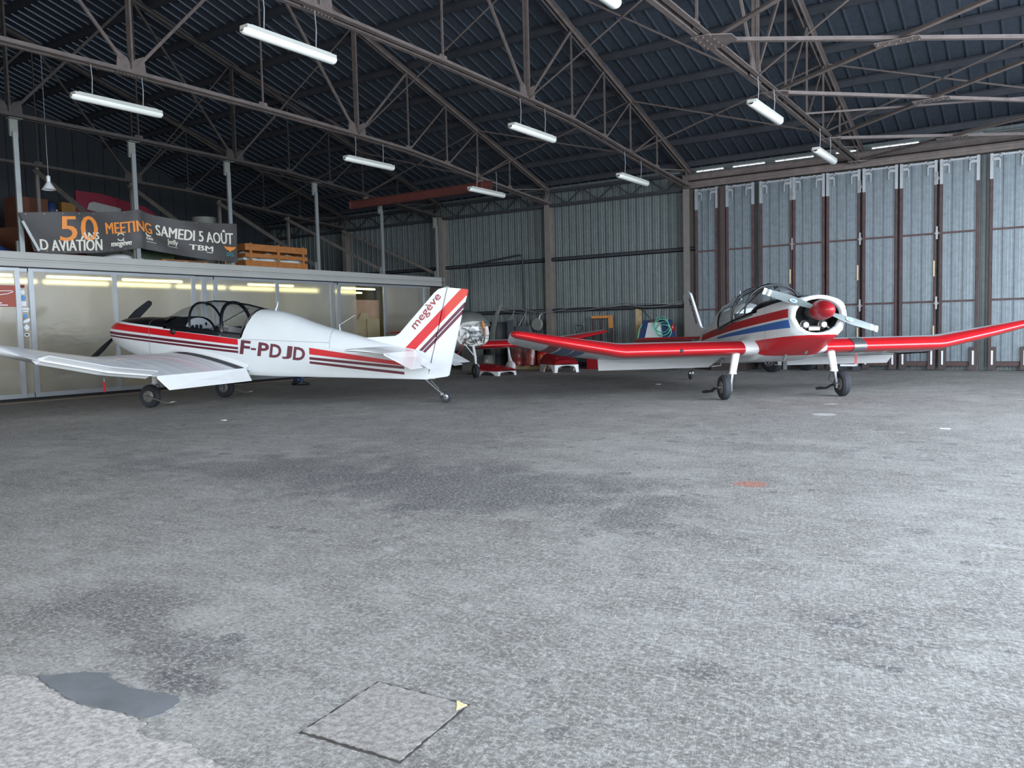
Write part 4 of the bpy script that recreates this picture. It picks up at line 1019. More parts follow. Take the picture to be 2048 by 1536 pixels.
def ring(s, slant=0.0, upto=99, inset=0.0):
    w, zb, zs, zt, rr = half_w(s)-inset, tab(TZB, s)+inset, tab(TZS, s), tab(TZT, s)-inset, tab(TRR, s)
    hh = (zs-zb)
    R_ = [(0, zb), (w*(1-rr)*0.6+w*0.2, zb), (w*(1-0.45*rr), zb+0.06*rr*hh), (w*(1-0.13*rr), zb+0.30*rr*hh), (w, zb+0.85*rr*hh), (w, zs)]
    n = 7
    for k in range(1, n+1):
        a = PI/2*k/n
        R_.append((w*math.cos(a)**0.80 if k < n else 0, zs+(zt-zs)*math.sin(a)**0.92))
    if upto < 99: R_ = R_[:6]
    out = [(s-slant*max(0, z-zs), y, z) for y, z in R_]
    oth = [(s-slant*max(0, z-zs), -y, z) for y, z in (R_[1:-1] if upto >= 99 else R_[1:])]
    return out + oth[::-1] if upto >= 99 else oth[::-1]+out
def frange(a, b, n): return [a+(b-a)*i/n for i in range(n+1)]

def livery(kind):
    k = NT('fuselage_livery_'+kind)
    x, y, z = k.xyz(k.coord('Object'))
    S = lambda a: k.math('GREATER_THAN', x, a)
    def band(t, b): return k.AND(k.NOT(k.line(t[0], t[1], x, z)), k.line(b[0], b[1], x, z))
    base = lin((216, 221, 222))
    if kind == 'maroon':
        front = S(-1.335); rear = k.AND(k.NOT(S(-2.60)), S(-4.19))
        red = k.OR(k.AND(front, band((1.277, .133), (1.169, .127))), k.AND(rear, band((1.372, .170), (1.173, .1357))))
        m1 = k.OR(k.AND(front, band((1.130, .124), (1.084, .120))), k.AND(rear, band((1.0757, .1146), (1.031, .1146))))
        m2 = k.OR(k.AND(front, band((1.064, .121), (1.030, .1255))), k.AND(rear, band((1.038, .127), (1.007, .1306))))
        c = k.mix(red, base, lin((200, 16, 28))); c = k.mix(k.OR(m1, m2), c, lin((94, 30, 46)))
        deck = k.math('GREATER_THAN', x, k.math('MULTIPLY_ADD', z, -0.43, -1.40+0.43*1.13))
        blk = k.AND(k.line(1.313, .1325, x, z), deck)
        c = k.mix(blk, c, lin((14, 16, 22)))
        # panel lines
        c = k.mix(k.AND(k.math('LESS_THAN', k.math('ABSOLUTE', k.math('ADD', x, 2.95)), 0.004), k.line(0.97, 0.02, x, z)), c, lin((150, 154, 156)))
        c = k.mix(k.AND(k.math('LESS_THAN', k.math('ABSOLUTE', k.math('SUBTRACT', z, k.math('MULTIPLY_ADD', x, .06, 1.18))), 0.004), S(-2.95), k.NOT(S(-1.42))), c, lin((150, 154, 156)))
        c = k.mix(k.math('LESS_THAN', k.math('ABSOLUTE', k.math('SUBTRACT', x, 0.42)), 0.004), c, lin((120, 120, 122)))
    else:
        front = S(-3.4)
        lip = k.math('LESS_THAN', x, 1.13); red = k.AND(front, lip, band((1.245, .085), (1.125, .085)))
        blue = k.AND(S(-2.0), lip, band((1.094, .086), (1.010, .060)))
        low = k.AND(S(-.85), k.NOT(k.line(.882, .075, x, z)), k.line(.70, -.14, x, z))
        c = k.mix(red, base, lin((172, 30, 38))); c = k.mix(blue, c, lin((52, 104, 172))); c = k.mix(low, c, lin((196, 32, 42)))
        blk = k.AND(k.line(1.338, .1325, x, z), k.math('GREATER_THAN', x, k.math('MULTIPLY_ADD', z, -0.43, -1.40+0.43*1.13)), k.math('LESS_THAN', x, 1.12))
        c = k.mix(blk, c, lin((14, 16, 22)))
        c = k.mix(k.math('LESS_THAN', k.math('ABSOLUTE', k.math('SUBTRACT', x, 0.42)), 0.004), c, lin((110, 110, 112)))
    n = k.noise(k.coord('Object'), 3, 4)
    c = k.mix(0.06, c, k.ramp(n, [(0.3, (0.2, 0.2, 0.2, 1)), (0.7, (1, 1, 1, 1))]), 'MULTIPLY')
    k.l.new(c, k.b.inputs['Base Color'])
    k.b.inputs['Specular IOR Level'].default_value = 0.3; k.b.inputs['Roughness'].default_value = 0.42; k.b.inputs['Coat Weight'].default_value = 0.05; k.b.inputs['Coat Roughness'].default_value = 0.15
    return k.m
def fin_livery(kind):
    k = NT('fin_livery_'+kind)
    x, y, z = k.xyz(k.coord('Object'))
    c = lin((224, 228, 230))
    if kind == 'maroon':
        u = k.math('MULTIPLY_ADD', x, 0.93, z)
        def b(lo, hi): return k.AND(k.math('GREATER_THAN', u, lo), k.math('LESS_THAN', u, hi))
        c = k.mix(k.AND(b(-3.20, -3.005), k.math('GREATER_THAN', z, 0.80)), c, k.mix(k.math('GREATER_THAN', x, -4.90), lin((214, 62, 48)), lin((206, 26, 38))))
        c = k.mix(k.AND(k.OR(b(-3.338, -3.272), b(-3.415, -3.352)), k.math('GREATER_THAN', z, 0.80)), c, lin((94, 34, 58)))
    if kind == 'maroon': k.l.new(c, k.b.inputs['Base Color'])
    else: k.b.inputs['Base Color'].default_value = c
    k.b.inputs['Roughness'].default_value = 0.42; k.b.inputs['Coat Weight'].default_value = 0.05
    return k.m
def wing_livery(kind):
    k = NT('wing_livery_'+kind)
    x, y, z = k.xyz(k.coord('Object'))
    c = lin((226, 230, 234))
    n = k.math('SINE', k.math('MULTIPLY', y, 2*PI/0.30))
    if kind == 'tricolour':      # slanted dark red and blue stripes on the underside of the right outer panel
        nz = k.node('ShaderNodeNewGeometry').outputs['Normal']
        under = k.math('LESS_THAN', k.xyz(nz)[2], 0.0)
        u = k.math('ADD', k.math('MULTIPLY', y, -1.0), k.math('MULTIPLY', x, 0.03))
        def b(lo, hi): return k.AND(k.math('GREATER_THAN', u, lo), k.math('LESS_THAN', u, hi), under)
        c = k.mix(b(3.43, 3.59), c, lin((128, 44, 52)))
        c = k.mix(k.OR(b(3.22, 3.40), b(3.04, 3.20)), c, lin((52, 92, 140)))
    if kind == 'tricolour': k.l.new(c, k.b.inputs['Base Color'])
    else: k.b.inputs['Base Color'].default_value = c
    k.b.inputs['Roughness'].default_value = 0.34; k.b.inputs['Coat Weight'].default_value = 0.3
    k.bump(n, 0.35, 0.006)
    return k.m
M['fus_A'] = livery('maroon'); M['fus_B'] = livery('tricolour')
M['fin_A'] = fin_livery('maroon'); M['fin_B'] = fin_livery('plain')
M['wing_A'] = wing_livery('plain'); M['wing_B'] = wing_livery('tricolour'); M['wing_C'] = wing_livery('plain2')

def airfoil(c, t, m=0.03, p=0.3):
    yt = 5*t*(.2969*math.sqrt(max(c, 0))-.126*c-.3516*c*c+.2843*c**3-.1015*c**4)
    yc = m/p**2*(2*p*c-c*c) if c < p else m/(1-p)**2*((1-2*p)+2*p*c-c*c)
    return yc+yt, yc-yt
def wing_ring(st, c0, c1, n):
    y, xl, zl, xt, zt, th = st
    ch = math.hypot(xl-xt, zl-zt)
    cs = [c0+(c1-c0)*(0.5-0.5*math.cos(PI*i/n)) if c0 == 0 else c0+(c1-c0)*i/n for i in range(n+1)]
    if c0 == 0: cs = [c1*(i/n)**2 for i in range(n+1)]
    up = []; lo = []
    for c in cs:
        a, b = airfoil(c, th); bx, bz = xl+(xt-xl)*c, zl+(zt-zl)*c
        up.append((bx, y, bz+a*ch)); lo.append((bx, y, bz+b*ch))
    return up[::-1]+lo[1:] if c0 == 0 else up+lo[::-1]
def wing_stations(side):
    return [(side*0.0, .12, .765, -1.51, .595, .155), (side*2.45, .12, .765, -1.51, .595, .155), (side*2.55, .118, .775, -1.49, .602, .152),
            (side*3.3, .08, .915, -1.30, .70, .15), (side*4.00, .02, 1.055, -.95, .885, .15), (side*4.10, .0, 1.07, -.90, .915, .145), (side*4.15, -.05, 1.075, -.85, .94, .10), (side*4.165, -.12, 1.07, -.8, .96, .05)]

def light_aeroplane(name, label, O, ang, c):
    t = thing(name, label, 'aeroplane', (O[0], O[1], 0), ang)
    fm, fin, wm = c['fus'], c['fin'], c['wing']
    # fuselage: rear deck, open cockpit tub, then the cowling
    b = MB()
    ce = c['cend']
    b.loft([ring(s, max(0, min(0.43, 0.43*(s-ce+1.0)/1.0))) for s in frange(-4.58, ce, 26)], closed=True, caps=(True, False))
    b.loft([ring(s, upto=5) for s in frange(ce, 0.12, 12)], closed=False)
    b.build('fuselage', fm, t, smooth=35)
    nose = c['nose']
    b = MB(); rs = [ring(s) for s in frange(0.12, nose, 14)]
    def shrink(r, f, dx, cz):
        return [(p[0]+dx, p[1]*f, cz+(p[2]-cz)*f) for p in r]
    cz = (tab(TZB, nose)+tab(TZT, nose))/2+0.01
    last = rs[-1]
    def lipring(f, dx):
        w, h = half_w(nose)*f, (tab(TZT, nose)-tab(TZB, nose))/2*f
        out = []
        for p in last:
            a = math.atan2((p[2]-cz)/((tab(TZT, nose)-tab(TZB, nose))/2), p[1]/half_w(nose))
            out.append((nose+dx, w*math.cos(a), cz+h*math.sin(a)))
        return out
    rs += [lipring(1.02, .02), lipring(0.99, .045), lipring(0.93, .058), lipring(0.86, .05), lipring(0.82, .03), lipring(0.80, -.02)]
    b.loft(rs, closed=True); b.build('cowling', fm, t, smooth=50)
    b = MB(); b.loft([lipring(0.80, -.02), lipring(0.78, -.30)], closed=True, caps=(False, True)); b.build('cowl_intake', 'dark_hole', t, smooth=50)
    b = MB()
    for sy in (-1, 1):
        b.lathe([(0.05, 0), (0.055, 0.02), (0.055, 0.05), (0.065, 0.055), (0.065, 0.07), (0.055, 0.075), (0.055, 0.11), (0.04, 0.13)], (nose-0.20, sy*0.13, cz-0.12), 'x', 14)
        b.tube([(nose-0.12, sy*0.13, cz-0.12), (nose-0.08, sy*0.20, cz-0.17), (nose-0.16, sy*0.20, cz-0.22)], 0.016, 8)
    b.box((nose-0.22, -0.08, cz-0.2), (nose-0.1, 0.08, cz-0.14)); b.tube([(nose-0.1, -0.2, cz-0.14), (nose-0.09, 0.2, cz-0.15)], 0.01, 6)
    b.lathe([(0.10, 0), (0.10, 0.18)], (nose-0.22, 0, cz+0.06), 'x', 20)
    b.build('engine', 'engine', t, smooth=40)
    # cockpit
    b = MB(); b.loft([ring(s, upto=5, inset=0.02) for s in frange(ce-.1, 0.1, 8)], closed=False); b.add([(-1.5, -.4, 0.60), (.1, -.42, .70), (.1, .42, .70), (-1.5, .4, .60)], [(0, 1, 2, 3)])
    rk = ring(ce-.22, inset=0.03); b.add(rk, [tuple(range(len(rk)))]); b.build('cockpit_lining', 'fabric_grey' if c['kind'] == 'A' else 'panel_white', t, smooth=40)
    if c['kind'] == 'B':
        b = MB(); b.loft([[(x_, .40*math.cos(a)*w_, 1.08+h_*math.sin(a)) for a in [PI*k/14 for k in range(15)]] for x_, h_, w_ in ((-1.30, .02, 1), (-1.34, .33, 1), (-1.5, .42, .98), (-1.8, .40, .92), (-2.15, .33, .85))], closed=False, caps=(True, False)); b.build('seat_back_cover', 'white_paint', t, smooth=50)
    for sy in (-0.2, 0.2):
        b = MB()
        rings = [[(x0, sy+0.17*math.cos(a), z0) if False else (x0+0.05*math.sin(a), sy+0.17*math.cos(a), z0+0.0) for a in [2*PI*k/14 for k in range(14)]] for x0, z0 in ((-.95, .78), (-.98, .9), (-1.05, 1.1), (-1.12, 1.26), (-1.14, 1.32))]
        b.loft(rings, caps=(True, True)); b.box((-.98, sy-.17, .72), (-.5, sy+.17, .84)); b.build('seat', 'fabric_grey', t, smooth=50)
    b = MB(); n = 18; xp = -0.24
    poly = [(0.42*math.cos(PI*k/n), 1.22+0.27*math.sin(PI*k/n)) for k in range(n+1)]+[(-.42, 1.02), (.42, 1.02)]
    b.prism(poly, lambda y, z: (xp, y, z), lambda y, z: (xp-0.012, y, z)); ip = b.build('instrument_panel', 'panel_white', t)
    b = MB()
    for (y, z, r_) in ((-.05, 1.33, .042), (.06, 1.33, .042), (.17, 1.32, .042), (.17, 1.22, .042), (.06, 1.22, .042), (-.05, 1.22, .042), (.28, 1.27, .03), (.28, 1.2, .025), (-.2, 1.38, .03), (-.3, 1.22, .03)):
        b.lathe([(r_, 0), (r_, -0.006)], (xp-0.012, y, z), 'x', 14)
    b.box((xp-.02, -.27, 1.27), (xp-.012, -.13, 1.30)); b.box((xp-.02, -.22, 1.19), (xp-.012, -.14, 1.21)); b.box((xp-.02, -.3, 1.10), (xp-.012, -.05, 1.12))
    b.build('gauges', 'black_matt', ip)
    b = MB(); b.loft([[(x, 0.43*math.cos(a), 1.235+h*math.sin(a)) for a in [PI*k/14 for k in range(15)]] for x, h in ((-.29, .275), (-.1, .285), (.12, .27))], closed=False); b.build('glare_shield', 'black_matt', t, smooth=50)
    # canopy
    def crail(s): return (1.365 if c['kind'] == 'A' else 1.335)+.1325*s
    def arch(sb, st, zt, w=None, n=16, off=0.0):
        w = (half_w(sb) if w is None else w)-0.012+off; zr = crail(sb)-0.005
        return [(sb+(st-sb)*math.sin(a), w*math.copysign(abs(math.cos(a))**0.85, math.cos(a)), zr+(zt+off-zr)*math.sin(a)**0.9) for a in [PI*k/n for k in range(n+1)]]
    A = [(-.02, .24, 1.515), (-.12, .10, 1.59), (-.24, -.08, 1.675), (-.42, -.36, 1.745), (-.62, -.60, 1.765), (-.84, -.80, 1.752), (-1.04, -.98, 1.728), (-1.22, -1.28, 1.68), (-1.385, -1.59, 1.60)]
    if c['kind'] == 'B': A = A[:-1]+[(-1.5, -1.62, 1.645), (-1.78, -1.98, 1.56), (ce+.01, ce-.19, 1.455)]
    b = MB(); b.loft([arch(*a) for a in A], closed=False); b.build('canopy', 'canopy_glass', t, smooth=60, fix=False)
    b = MB()
    for a, r_ in ((A[3], .021 if c['kind'] == 'A' else .015), (A[6], .030 if c['kind'] == 'A' else .018), (A[-1], .012)): b.tube(arch(*a, off=0.003), r_, 8)
    b.tube([arch(*a, off=0.003)[8] for a in A[3:]], 0.014, 8)
    b.tube(arch(*A[0], off=0.002), 0.010, 6)
    for sgn in (0, 16): b.tube([arch(*a, off=0.004)[sgn] for a in A], 0.018, 8)
    b.build('canopy_frame', 'black_paint', t, smooth=50)
    b = MB()
    for xx in (-.55, -1.1): b.tube([(xx-.06, .1, 1.755-.02), (xx-.03, .1, 1.70), (xx+.05, .1, 1.70), (xx+.08, .1, 1.74)], 0.008, 6)
    b.build('grab_handle', 'black_matt', t, smooth=60)
    b = MB(); b.tube([(-.7, .40, 1.24), (-1.35, 0.1, 1.62)] if c['kind'] == 'A' else [(-1.5, -.3, 1.2), (-.55, -.1, 1.70)], 0.008, 6); b.tube([(-1.5, .3, 1.3), (-.55, 0.1, 1.72)], 0.008, 6) if c['kind'] == 'B' else None
    b.build('canopy_stay', 'black_matt', t)
    b = MB()
    for sgn in (-1, 1):
        rg = []
        for s_ in frange(ce+.02, -.03, 12):
            w_ = half_w(s_); rg.append([(s_, sgn*(w_+.003), tab(TZS, s_)-.02), (s_, sgn*(w_-.008), crail(s_)+.004), (s_, sgn*(w_-.035), crail(s_)+.004), (s_, sgn*(w_-.035), tab(TZS, s_)-.02)])
        b.loft(rg, caps=(True, True))
    b.build('canopy_sill', 'black_paint', t, smooth=30)
    # wing
    st = wing_stations(-1)[:0:-1]+wing_stations(1)
    b = MB(); b.loft([wing_ring(s, 0.13, 1.0, 9) for s in st], closed=True, caps=(True, True)); b.build('wing', wm, t, smooth=40)
    b = MB(); b.loft([wing_ring(s, 0.0, 0.132, 7) for s in st], closed=False, caps=(True, True)); b.build('leading_edge', c['le'], t, smooth=50)
    for sg_ in (-1, 1):
        b = MB(); y0, y1 = sg_*0.48, sg_*2.6
        b.add([(-1.495, y0, .612), (-1.70, y0*1.30, .42), (-1.705, y0*1.30, .412), (-1.50, y0, .575), (-1.495, y1, .612), (-1.66, y1*0.985, .415), (-1.665, y1*0.985, .407), (-1.50, y1, .575)],
              [(0, 1, 2, 3), (4, 7, 6, 5), (0, 4, 5, 1), (1, 5, 6, 2), (2, 6, 7, 3), (3, 7, 4, 0)])
        b.build('flap', 'white_paint', t)
        b = MB()
        sw_ = 0.86 if c['kind'] == 'A' else 0.83
        if sg_*c['walk'] > 0:
            pts = []
            for i in range(9):
                cc = 0.22+0.76*i/8; up_, lo_ = airfoil(cc, .155); x_, z_ = .12-1.63*cc, .765-.17*cc+up_*1.64+0.012
                pts += [(x_, sg_*(half_w(x_)+0.03), z_), (x_, sg_*(half_w(x_)+0.28), z_)]
            b.add(pts, [(2*i, 2*i+1, 2*i+3, 2*i+2) for i in range(8)]); b.build('wing_walk', 'walk', t, fix=False)
        # fillet at the root
        b = MB(); rr_ = []
        for i in range(11):
            cc = 0.04+.96*i/10; up_, lo_ = airfoil(cc, .155); x_ = .13-1.64*cc; z_ = .765-.17*cc
            hw = half_w(x_)-0.01
            rr_.append([(x_, sg_*hw, z_+up_*1.64+0.09), (x_, sg_*(hw+0.03), z_+up_*1.64+0.035), (x_, sg_*(hw+0.10), z_+up_*1.64+0.004)])
        b.loft(rr_, closed=False); b.build('root_fillet', 'white_paint', t, smooth=60, fix=False)
        if c['kind'] == 'B':
            b = MB(); b.loft([wing_ring(s, 0, .15, 7) for s in ((sg_*.36, .20, .775, -1.51, .595, .185), (sg_*.50, .165, .77, -1.51, .595, .17), (sg_*.60, .135, .767, -1.51, .595, .160), (sg_*.64, .118, .765, -1.51, .595, .154))], closed=False); b.build('root_cuff', 'white_paint', t, smooth=60)
        # main gear
        yw = c['track']
        g = MB(); g.tube([(0.0, sg_*(yw-.2), .78), (.0, sg_*(yw-.13), .40)], [.062, .052], 14); g.lathe([(0.06, 0), (0.06, 0.02)], (0.0, sg_*(yw-.133), .39), 'z', 14); g.build('leg_fairing', 'white_paint', t, smooth=50)
        g = MB(); g.tube([(0.0, sg_*(yw-.13), .42), (.0, sg_*(yw-.085), .17)], .028, 10); g.tube([(0.0, sg_*(yw-.09), .19), (0, sg_*(yw+.10), .19)], .022, 10); g.box((-.03, sg_*(yw-.10)-.012, .13), (.03, sg_*(yw-.10)+.012, .27)); g.build('gear_leg', 'steel', t, smooth=50)
        g = MB(); g.tube([(-.02, sg_*(yw-.17), .40), (-.06, sg_*(yw-.19), .26), (-.03, sg_*(yw-.13), .20)], .006, 5); g.build('brake_line', 'hose_black', t)
        g = MB(); R_, w_ = .19, .062; prof = [(R_*.52, -w_*.8), (R_*.72, -w_), (R_*.88, -w_*.95), (R_*.965, -w_*.6)]
        for q in (-.45, -.2, .05, .3): prof += [(R_, w_*(q-.06)), (R_*.985, w_*(q)), (R_*.985, w_*(q+.02)), (R_, w_*(q+.08))]
        prof += [(R_*.965, w_*.6), (R_*.88, w_*.95), (R_*.72, w_), (R_*.52, w_*.8)]
        g.lathe(prof, (0, sg_*yw, .189), 'y', 32, caps=False); wh = g.build('wheel', 'rubber', t, smooth=40)
        g = MB(); g.lathe([(.03, -w_*.9), (.06, -w_*.95), (R_*.50, -w_*.7), (R_*.54, -w_*.8), (R_*.54, w_*.8), (R_*.50, w_*.7), (.06, w_*.95), (.03, w_*.9)], (0, sg_*yw, .189), 'y', 24); g.build('rim', 'dull_metal', wh, smooth=40)
        # long spoon-shaped paddle on the axle
        g = MB(); yo = sg_*(yw+.085) if c['kind'] == 'A' else sg_*(yw-.0)-.115
        sec = [(0.03, .20, .022), (-.05, .185, .028), (-.2, .14, .020), (-.34, .10, .030), (-.44, .085, .052), (-.52, .095, .050), (-.56, .105, .02)]
        g.loft([[(x_, yo-w2*1.5, z_-.012), (x_, yo+w2*1.5, z_-.004), (x_, yo+w2*1.5, z_+.010), (x_, yo-w2*1.5, z_+.002)] for x_, z_, w2 in sec], caps=(True, True)); g.build('axle_paddle', 'dull_metal' if c['kind'] == 'A' else 'black_matt', t, smooth=30)
    if c['kind'] == 'A':
        for sg_ in (-1, 1):
            rg = []
            for i in range(9):
                u = i/8; y_ = 2.66+(4.0-2.66)*u; xt = -1.47+(-.95+1.47)*u if y_ > 3.3 else -1.47+(y_-2.66)/(.64)*.17
                xt = -1.47+.17*(y_-2.66)/.64 if y_ <= 3.3 else -1.30+.35*(y_-3.3)/.70
                zt = .612+(.70-.612)*(y_-2.66)/.64 if y_ <= 3.3 else .70+.185*(y_-3.3)/.70
                rg.append([(xt+.20, sg_*y_, zt+.022), (xt-.10, sg_*y_, zt+.075), (xt-.105, sg_*y_, zt+.068), (xt+.12, sg_*y_, zt-.035)])
            b = MB(); b.loft(rg, caps=(True, True)); b.build('aileron', 'white_paint', t)
    # tailplane
    b = MB(); ss = []
    for y in (-1.30, -1.27, -.6, 0, .6, 1.27, 1.30):
        k = abs(y)/1.3; e = 0.02 if abs(y) > 1.28 else 0.075
        ss.append(wing_ring((y, -3.68-.08*k, .89, -4.41, .835, e), 0.0, 1.0, 8))
    b.loft([r_[:-1] for r_ in ss], closed=True, caps=(True, True)); b.build('tailplane', c['tail'], t, smooth=50)
    for sg_ in (-1, 1):
        b = MB(); y0, y1 = .10*sg_, 1.29*sg_
        if c['kind'] == 'A': e = [(-4.40, .845, y0), (-4.41, .815, y0), (-4.74, .60, y0*1.6), (-4.40, .845, y1), (-4.41, .815, y1), (-4.84, .60, y1)]
        else: e = [(-4.40, .845, y0), (-4.41, .815, y0), (-4.80, .78, y0*1.6), (-4.40, .845, y1), (-4.41, .815, y1), (-4.84, .78, y1)]
        b.add([(p[0], p[2], p[1]) for p in e], [(0, 1, 2), (3, 5, 4), (0, 3, 4, 1), (1, 4, 5, 2), (2, 5, 3, 0)]); b.build('elevator', c['tail'], t)
        b = MB(); b.add([(-4.75, .35*sg_, .655), (-4.90, .33*sg_, .575), (-4.90, .75*sg_, .575), (-4.78, .75*sg_, .645)], [(0, 1, 2, 3)]); b.build('trim_tab', 'white_paint', t, fix=False) if c['kind'] == 'A' else None
    # fin and rudder
    b = MB(); fp = [(-3.45, 1.07), (-4.02, 1.09), (-4.10, 1.13), (-4.72, 1.76), (-4.80, 1.82), (-4.92, 1.845), (-4.935, 1.84), (-4.67, .84), (-4.60, .60), (-4.3, .60), (-3.6, .9)]
    b.prism(fp, lambda x, z: (x, -.022, z), lambda x, z: (x, .022, z)); b.build('fin', fin, t)
    b = MB(); rp = [(-4.955, 1.84), (-5.28, 1.80), (-5.29, 1.77), (-5.19, 1.46), (-4.93, .44), (-4.90, .42), (-4.60, .382), (-4.575, .42), (-4.69, .84)]
    b.prism(rp, lambda x, z: (x, -.018, z), lambda x, z: (x, .018, z)); b.build('rudder', fin, t)
    b = MB(); b.bar((-4.66, 0, .38), (-4.95, 0, 1.86), .012, .05, up=(1, 0, 0)); b.build('hinge_line', 'dull_metal', t)
    # tailwheel
    b = MB(); b.tube([(-4.50, 0, .39), (-4.70, 0, .22), (-4.82, 0, .13)], .018, 8); b.tube([(-4.62, 0.02, .36), (-4.76, 0.03, .22)], .010, 6); b.tube([(-4.82, -.04, .13), (-4.87, -.04, .09)], .012, 6); b.tube([(-4.82, .04, .13), (-4.87, .04, .09)], .012, 6); b.box((-4.84, -.045, .12), (-4.79, .045, .16)); b.build('tail_spring', 'steel', t, smooth=40)
    b = MB(); b.lathe([(.045, -.022), (.075, -.027), (.09, -.015), (.09, .015), (.075, .027), (.045, .022)], (-4.87, 0, .0895), 'y', 24, caps=False); wh = b.build('tail_wheel', 'rubber', t, smooth=40)
    b = MB(); b.lathe([(.02, -.025), (.046, -.018), (.046, .018), (.02, .025)], (-4.87, 0, .0895), 'y', 16); b.build('rim', 'steel', wh, smooth=40)
    # propeller
    hub = (nose+.10, 0, 1.31); L = c['blade']
    for sgn in (1, -1):
        b = MB(); rg = []
        av = Vector((0, math.cos(c['prop']), math.sin(c['prop'])))*sgn; ac = Vector((1, 0, 0)); pc = av.cross(ac)
        for r_, ch, tw in ((.06, .05, 1.0), (.14, .075, .85), (.28, .10, .62), (.45, .115, .45), (.62, .10, .35), (.76, .085, .28), (.80, .07, .26), (.82, .03, .25)):
            r_ *= L/.82; d = pc*math.cos(tw)+ac*math.sin(tw); nrm = av.cross(d)
            p = Vector(hub)+av*r_
            ch *= c.get('chord', 1.0)
            rg.append([p+d*(ch*.62), p+d*(ch*.2)+nrm*.014, p-d*(ch*.38), p+d*(ch*.2)-nrm*.006])
        b.loft(rg, caps=(True, True)); bl_ = b.build('propeller_blade', c['blade_mat'], t, smooth=50)
        if c['kind'] == 'B':
            b = MB()
            for r0, r1 in ((.79, .83), (.72, .755)):
                rr0 = r0*L/.82*.985; rr1 = r1*L/.82*.985; q = []
                for r_ in (rr0, rr1):
                    tw = .28; ch = .088; d = pc*math.cos(tw)+ac*math.sin(tw); nrm = av.cross(d); p = Vector(hub)+av*r_
                    q.append([p+d*(ch*.63), p+d*(ch*.2)+nrm*.0165, p-d*(ch*.39), p+d*(ch*.2)-nrm*.009])
                b.loft(q, caps=(True, True))
            b.build('tip_band', 'sticker_white', bl_)
            b = MB()
            for scl, dz, mi in ((1, .001, 0), (.62, .003, 1)):
                r_ = .40*L/.82; tw = .46; d = pc*math.cos(tw)+ac*math.sin(tw); nrm = av.cross(d); p = Vector(hub)+av*r_+d*.015
                k_ = 1 if nrm.x > 0 else -1
                b.add([p+nrm*(k_*(.0185+dz))+av*(.055*scl*math.cos(a))+d*(.026*scl*math.sin(a)) for a in [2*PI*i/20 for i in range(20)]], [tuple(range(20))], mi)
            b.build('maker_oval', ['sticker_white', 'sticker_blue'], bl_, fix=False)
    if c['kind'] == 'B':
        b = MB(); b.loft([[(p[0]+.004, p[1], p[2]+(.003 if i < 7 else -.003)) for i, p in enumerate(wing_ring((y_, .125, .765, -1.51, .595, .157), 0, .135, 7))] for y_ in (1.06, 1.26)], closed=False); b.build('silver_tape', 'steel', t, smooth=60)
        b = MB(); b.lathe([(.03, -.02), (.03, .012), (.02, .018)], (.105, -1.62, .765), 'x', 14); b.build('wing_light', 'black_matt', t)
        b = MB(); b.lathe([(.12, -.06), (.136, -.05), (.14, 0), (.134, .08), (.12, .16), (.095, .235), (.06, .285), (.02, .31), (.001, .312)], hub, 'x', 32); b.build('spinner', 'dark_red', t, smooth=50)
    else:
        b = MB(); b.lathe([(.07, -.05), (.07, .02), (.05, .03), (.03, .06), (.001, .065)], hub, 'x', 20); b.build('propeller_hub', 'steel', t, smooth=40)
    b = MB(); b.lathe([(.04, -.3), (.04, 0)], (hub[0]-.04, 0, 1.31), 'x', 12); b.build('propeller_shaft', 'steel', t)
    # antennas, vents, belly details
    b = MB(); b.tube([(-1.80, 0, 1.56), (-1.84, 0, 1.64), (-1.86, 0, 1.72)], [.014, .010, .004], 6); b.tube([(-3.02, 0, 1.19), (-3.0, 0, 1.30)], [.008, .004], 6)
    if c['kind'] == 'A': b.tube([(-3.0, 0, 1.29), (-3.25, -.1, 1.45)], .003, 4)
    b.build('antenna', 'white_paint', t)
    b = MB(); b.lathe([(.05, -.02), (.055, .0), (.03, .035), (.001, .04)], (-.08, half_w(-.08), 1.255), 'y', 16); b.build('air_vent', 'black_matt', t, smooth=50) if c['kind'] == 'A' else None
    b = MB(); b.tube([(.40, -.12, .74), (.34, -.12, .66), (.30, -.12, .60)], .022, 12); b.tube([(.6, .12, .82), (.5, .12, .70)], .022, 12); b.build('exhaust_pipe', 'dull_metal', t, smooth=50)
    b = MB(); sy = 1
    b.tube([(-1.52, .40*1, .56), (-1.50, .46, .56), (-1.52, .47, .45), (-1.56, .50, .43), (-1.56, .62, .43)], .009, 6); b.tube([(-1.52, -.40, .56), (-1.50, -.46, .56), (-1.52, -.47, .45), (-1.56, -.62, .43)], .009, 6); b.build('boarding_step', 'steel', t, smooth=50)
    b = MB(); b.tube([(-.35, 0, .54), (-.5, 0, .40), (-.65, 0, .53)], .006, 5); b.box((.02, -.04, .44), (.08, .02, .56)); b.build('belly_fitting', 'black_matt', t)
    # red warning ribbon and pitot
    yy = -3.0 if c['kind'] == 'X' else (2.95 if c['kind'] == 'A' else 1.35)
    zz = .60 if c['kind'] == 'A' else .66; xx = -.9 if c['kind'] == 'A' else -.4
    b = MB(); b.tube([(xx, yy, zz+.12), (xx, yy, zz-.05)], .004, 5); b.build('pitot_tube', 'steel', t)
    b = MB(); b.box((xx-.003, yy-.02, zz-.19), (xx+.003, yy+.02, zz-.04)); b.build('warning_ribbon', 'dark_red', t)
    return t

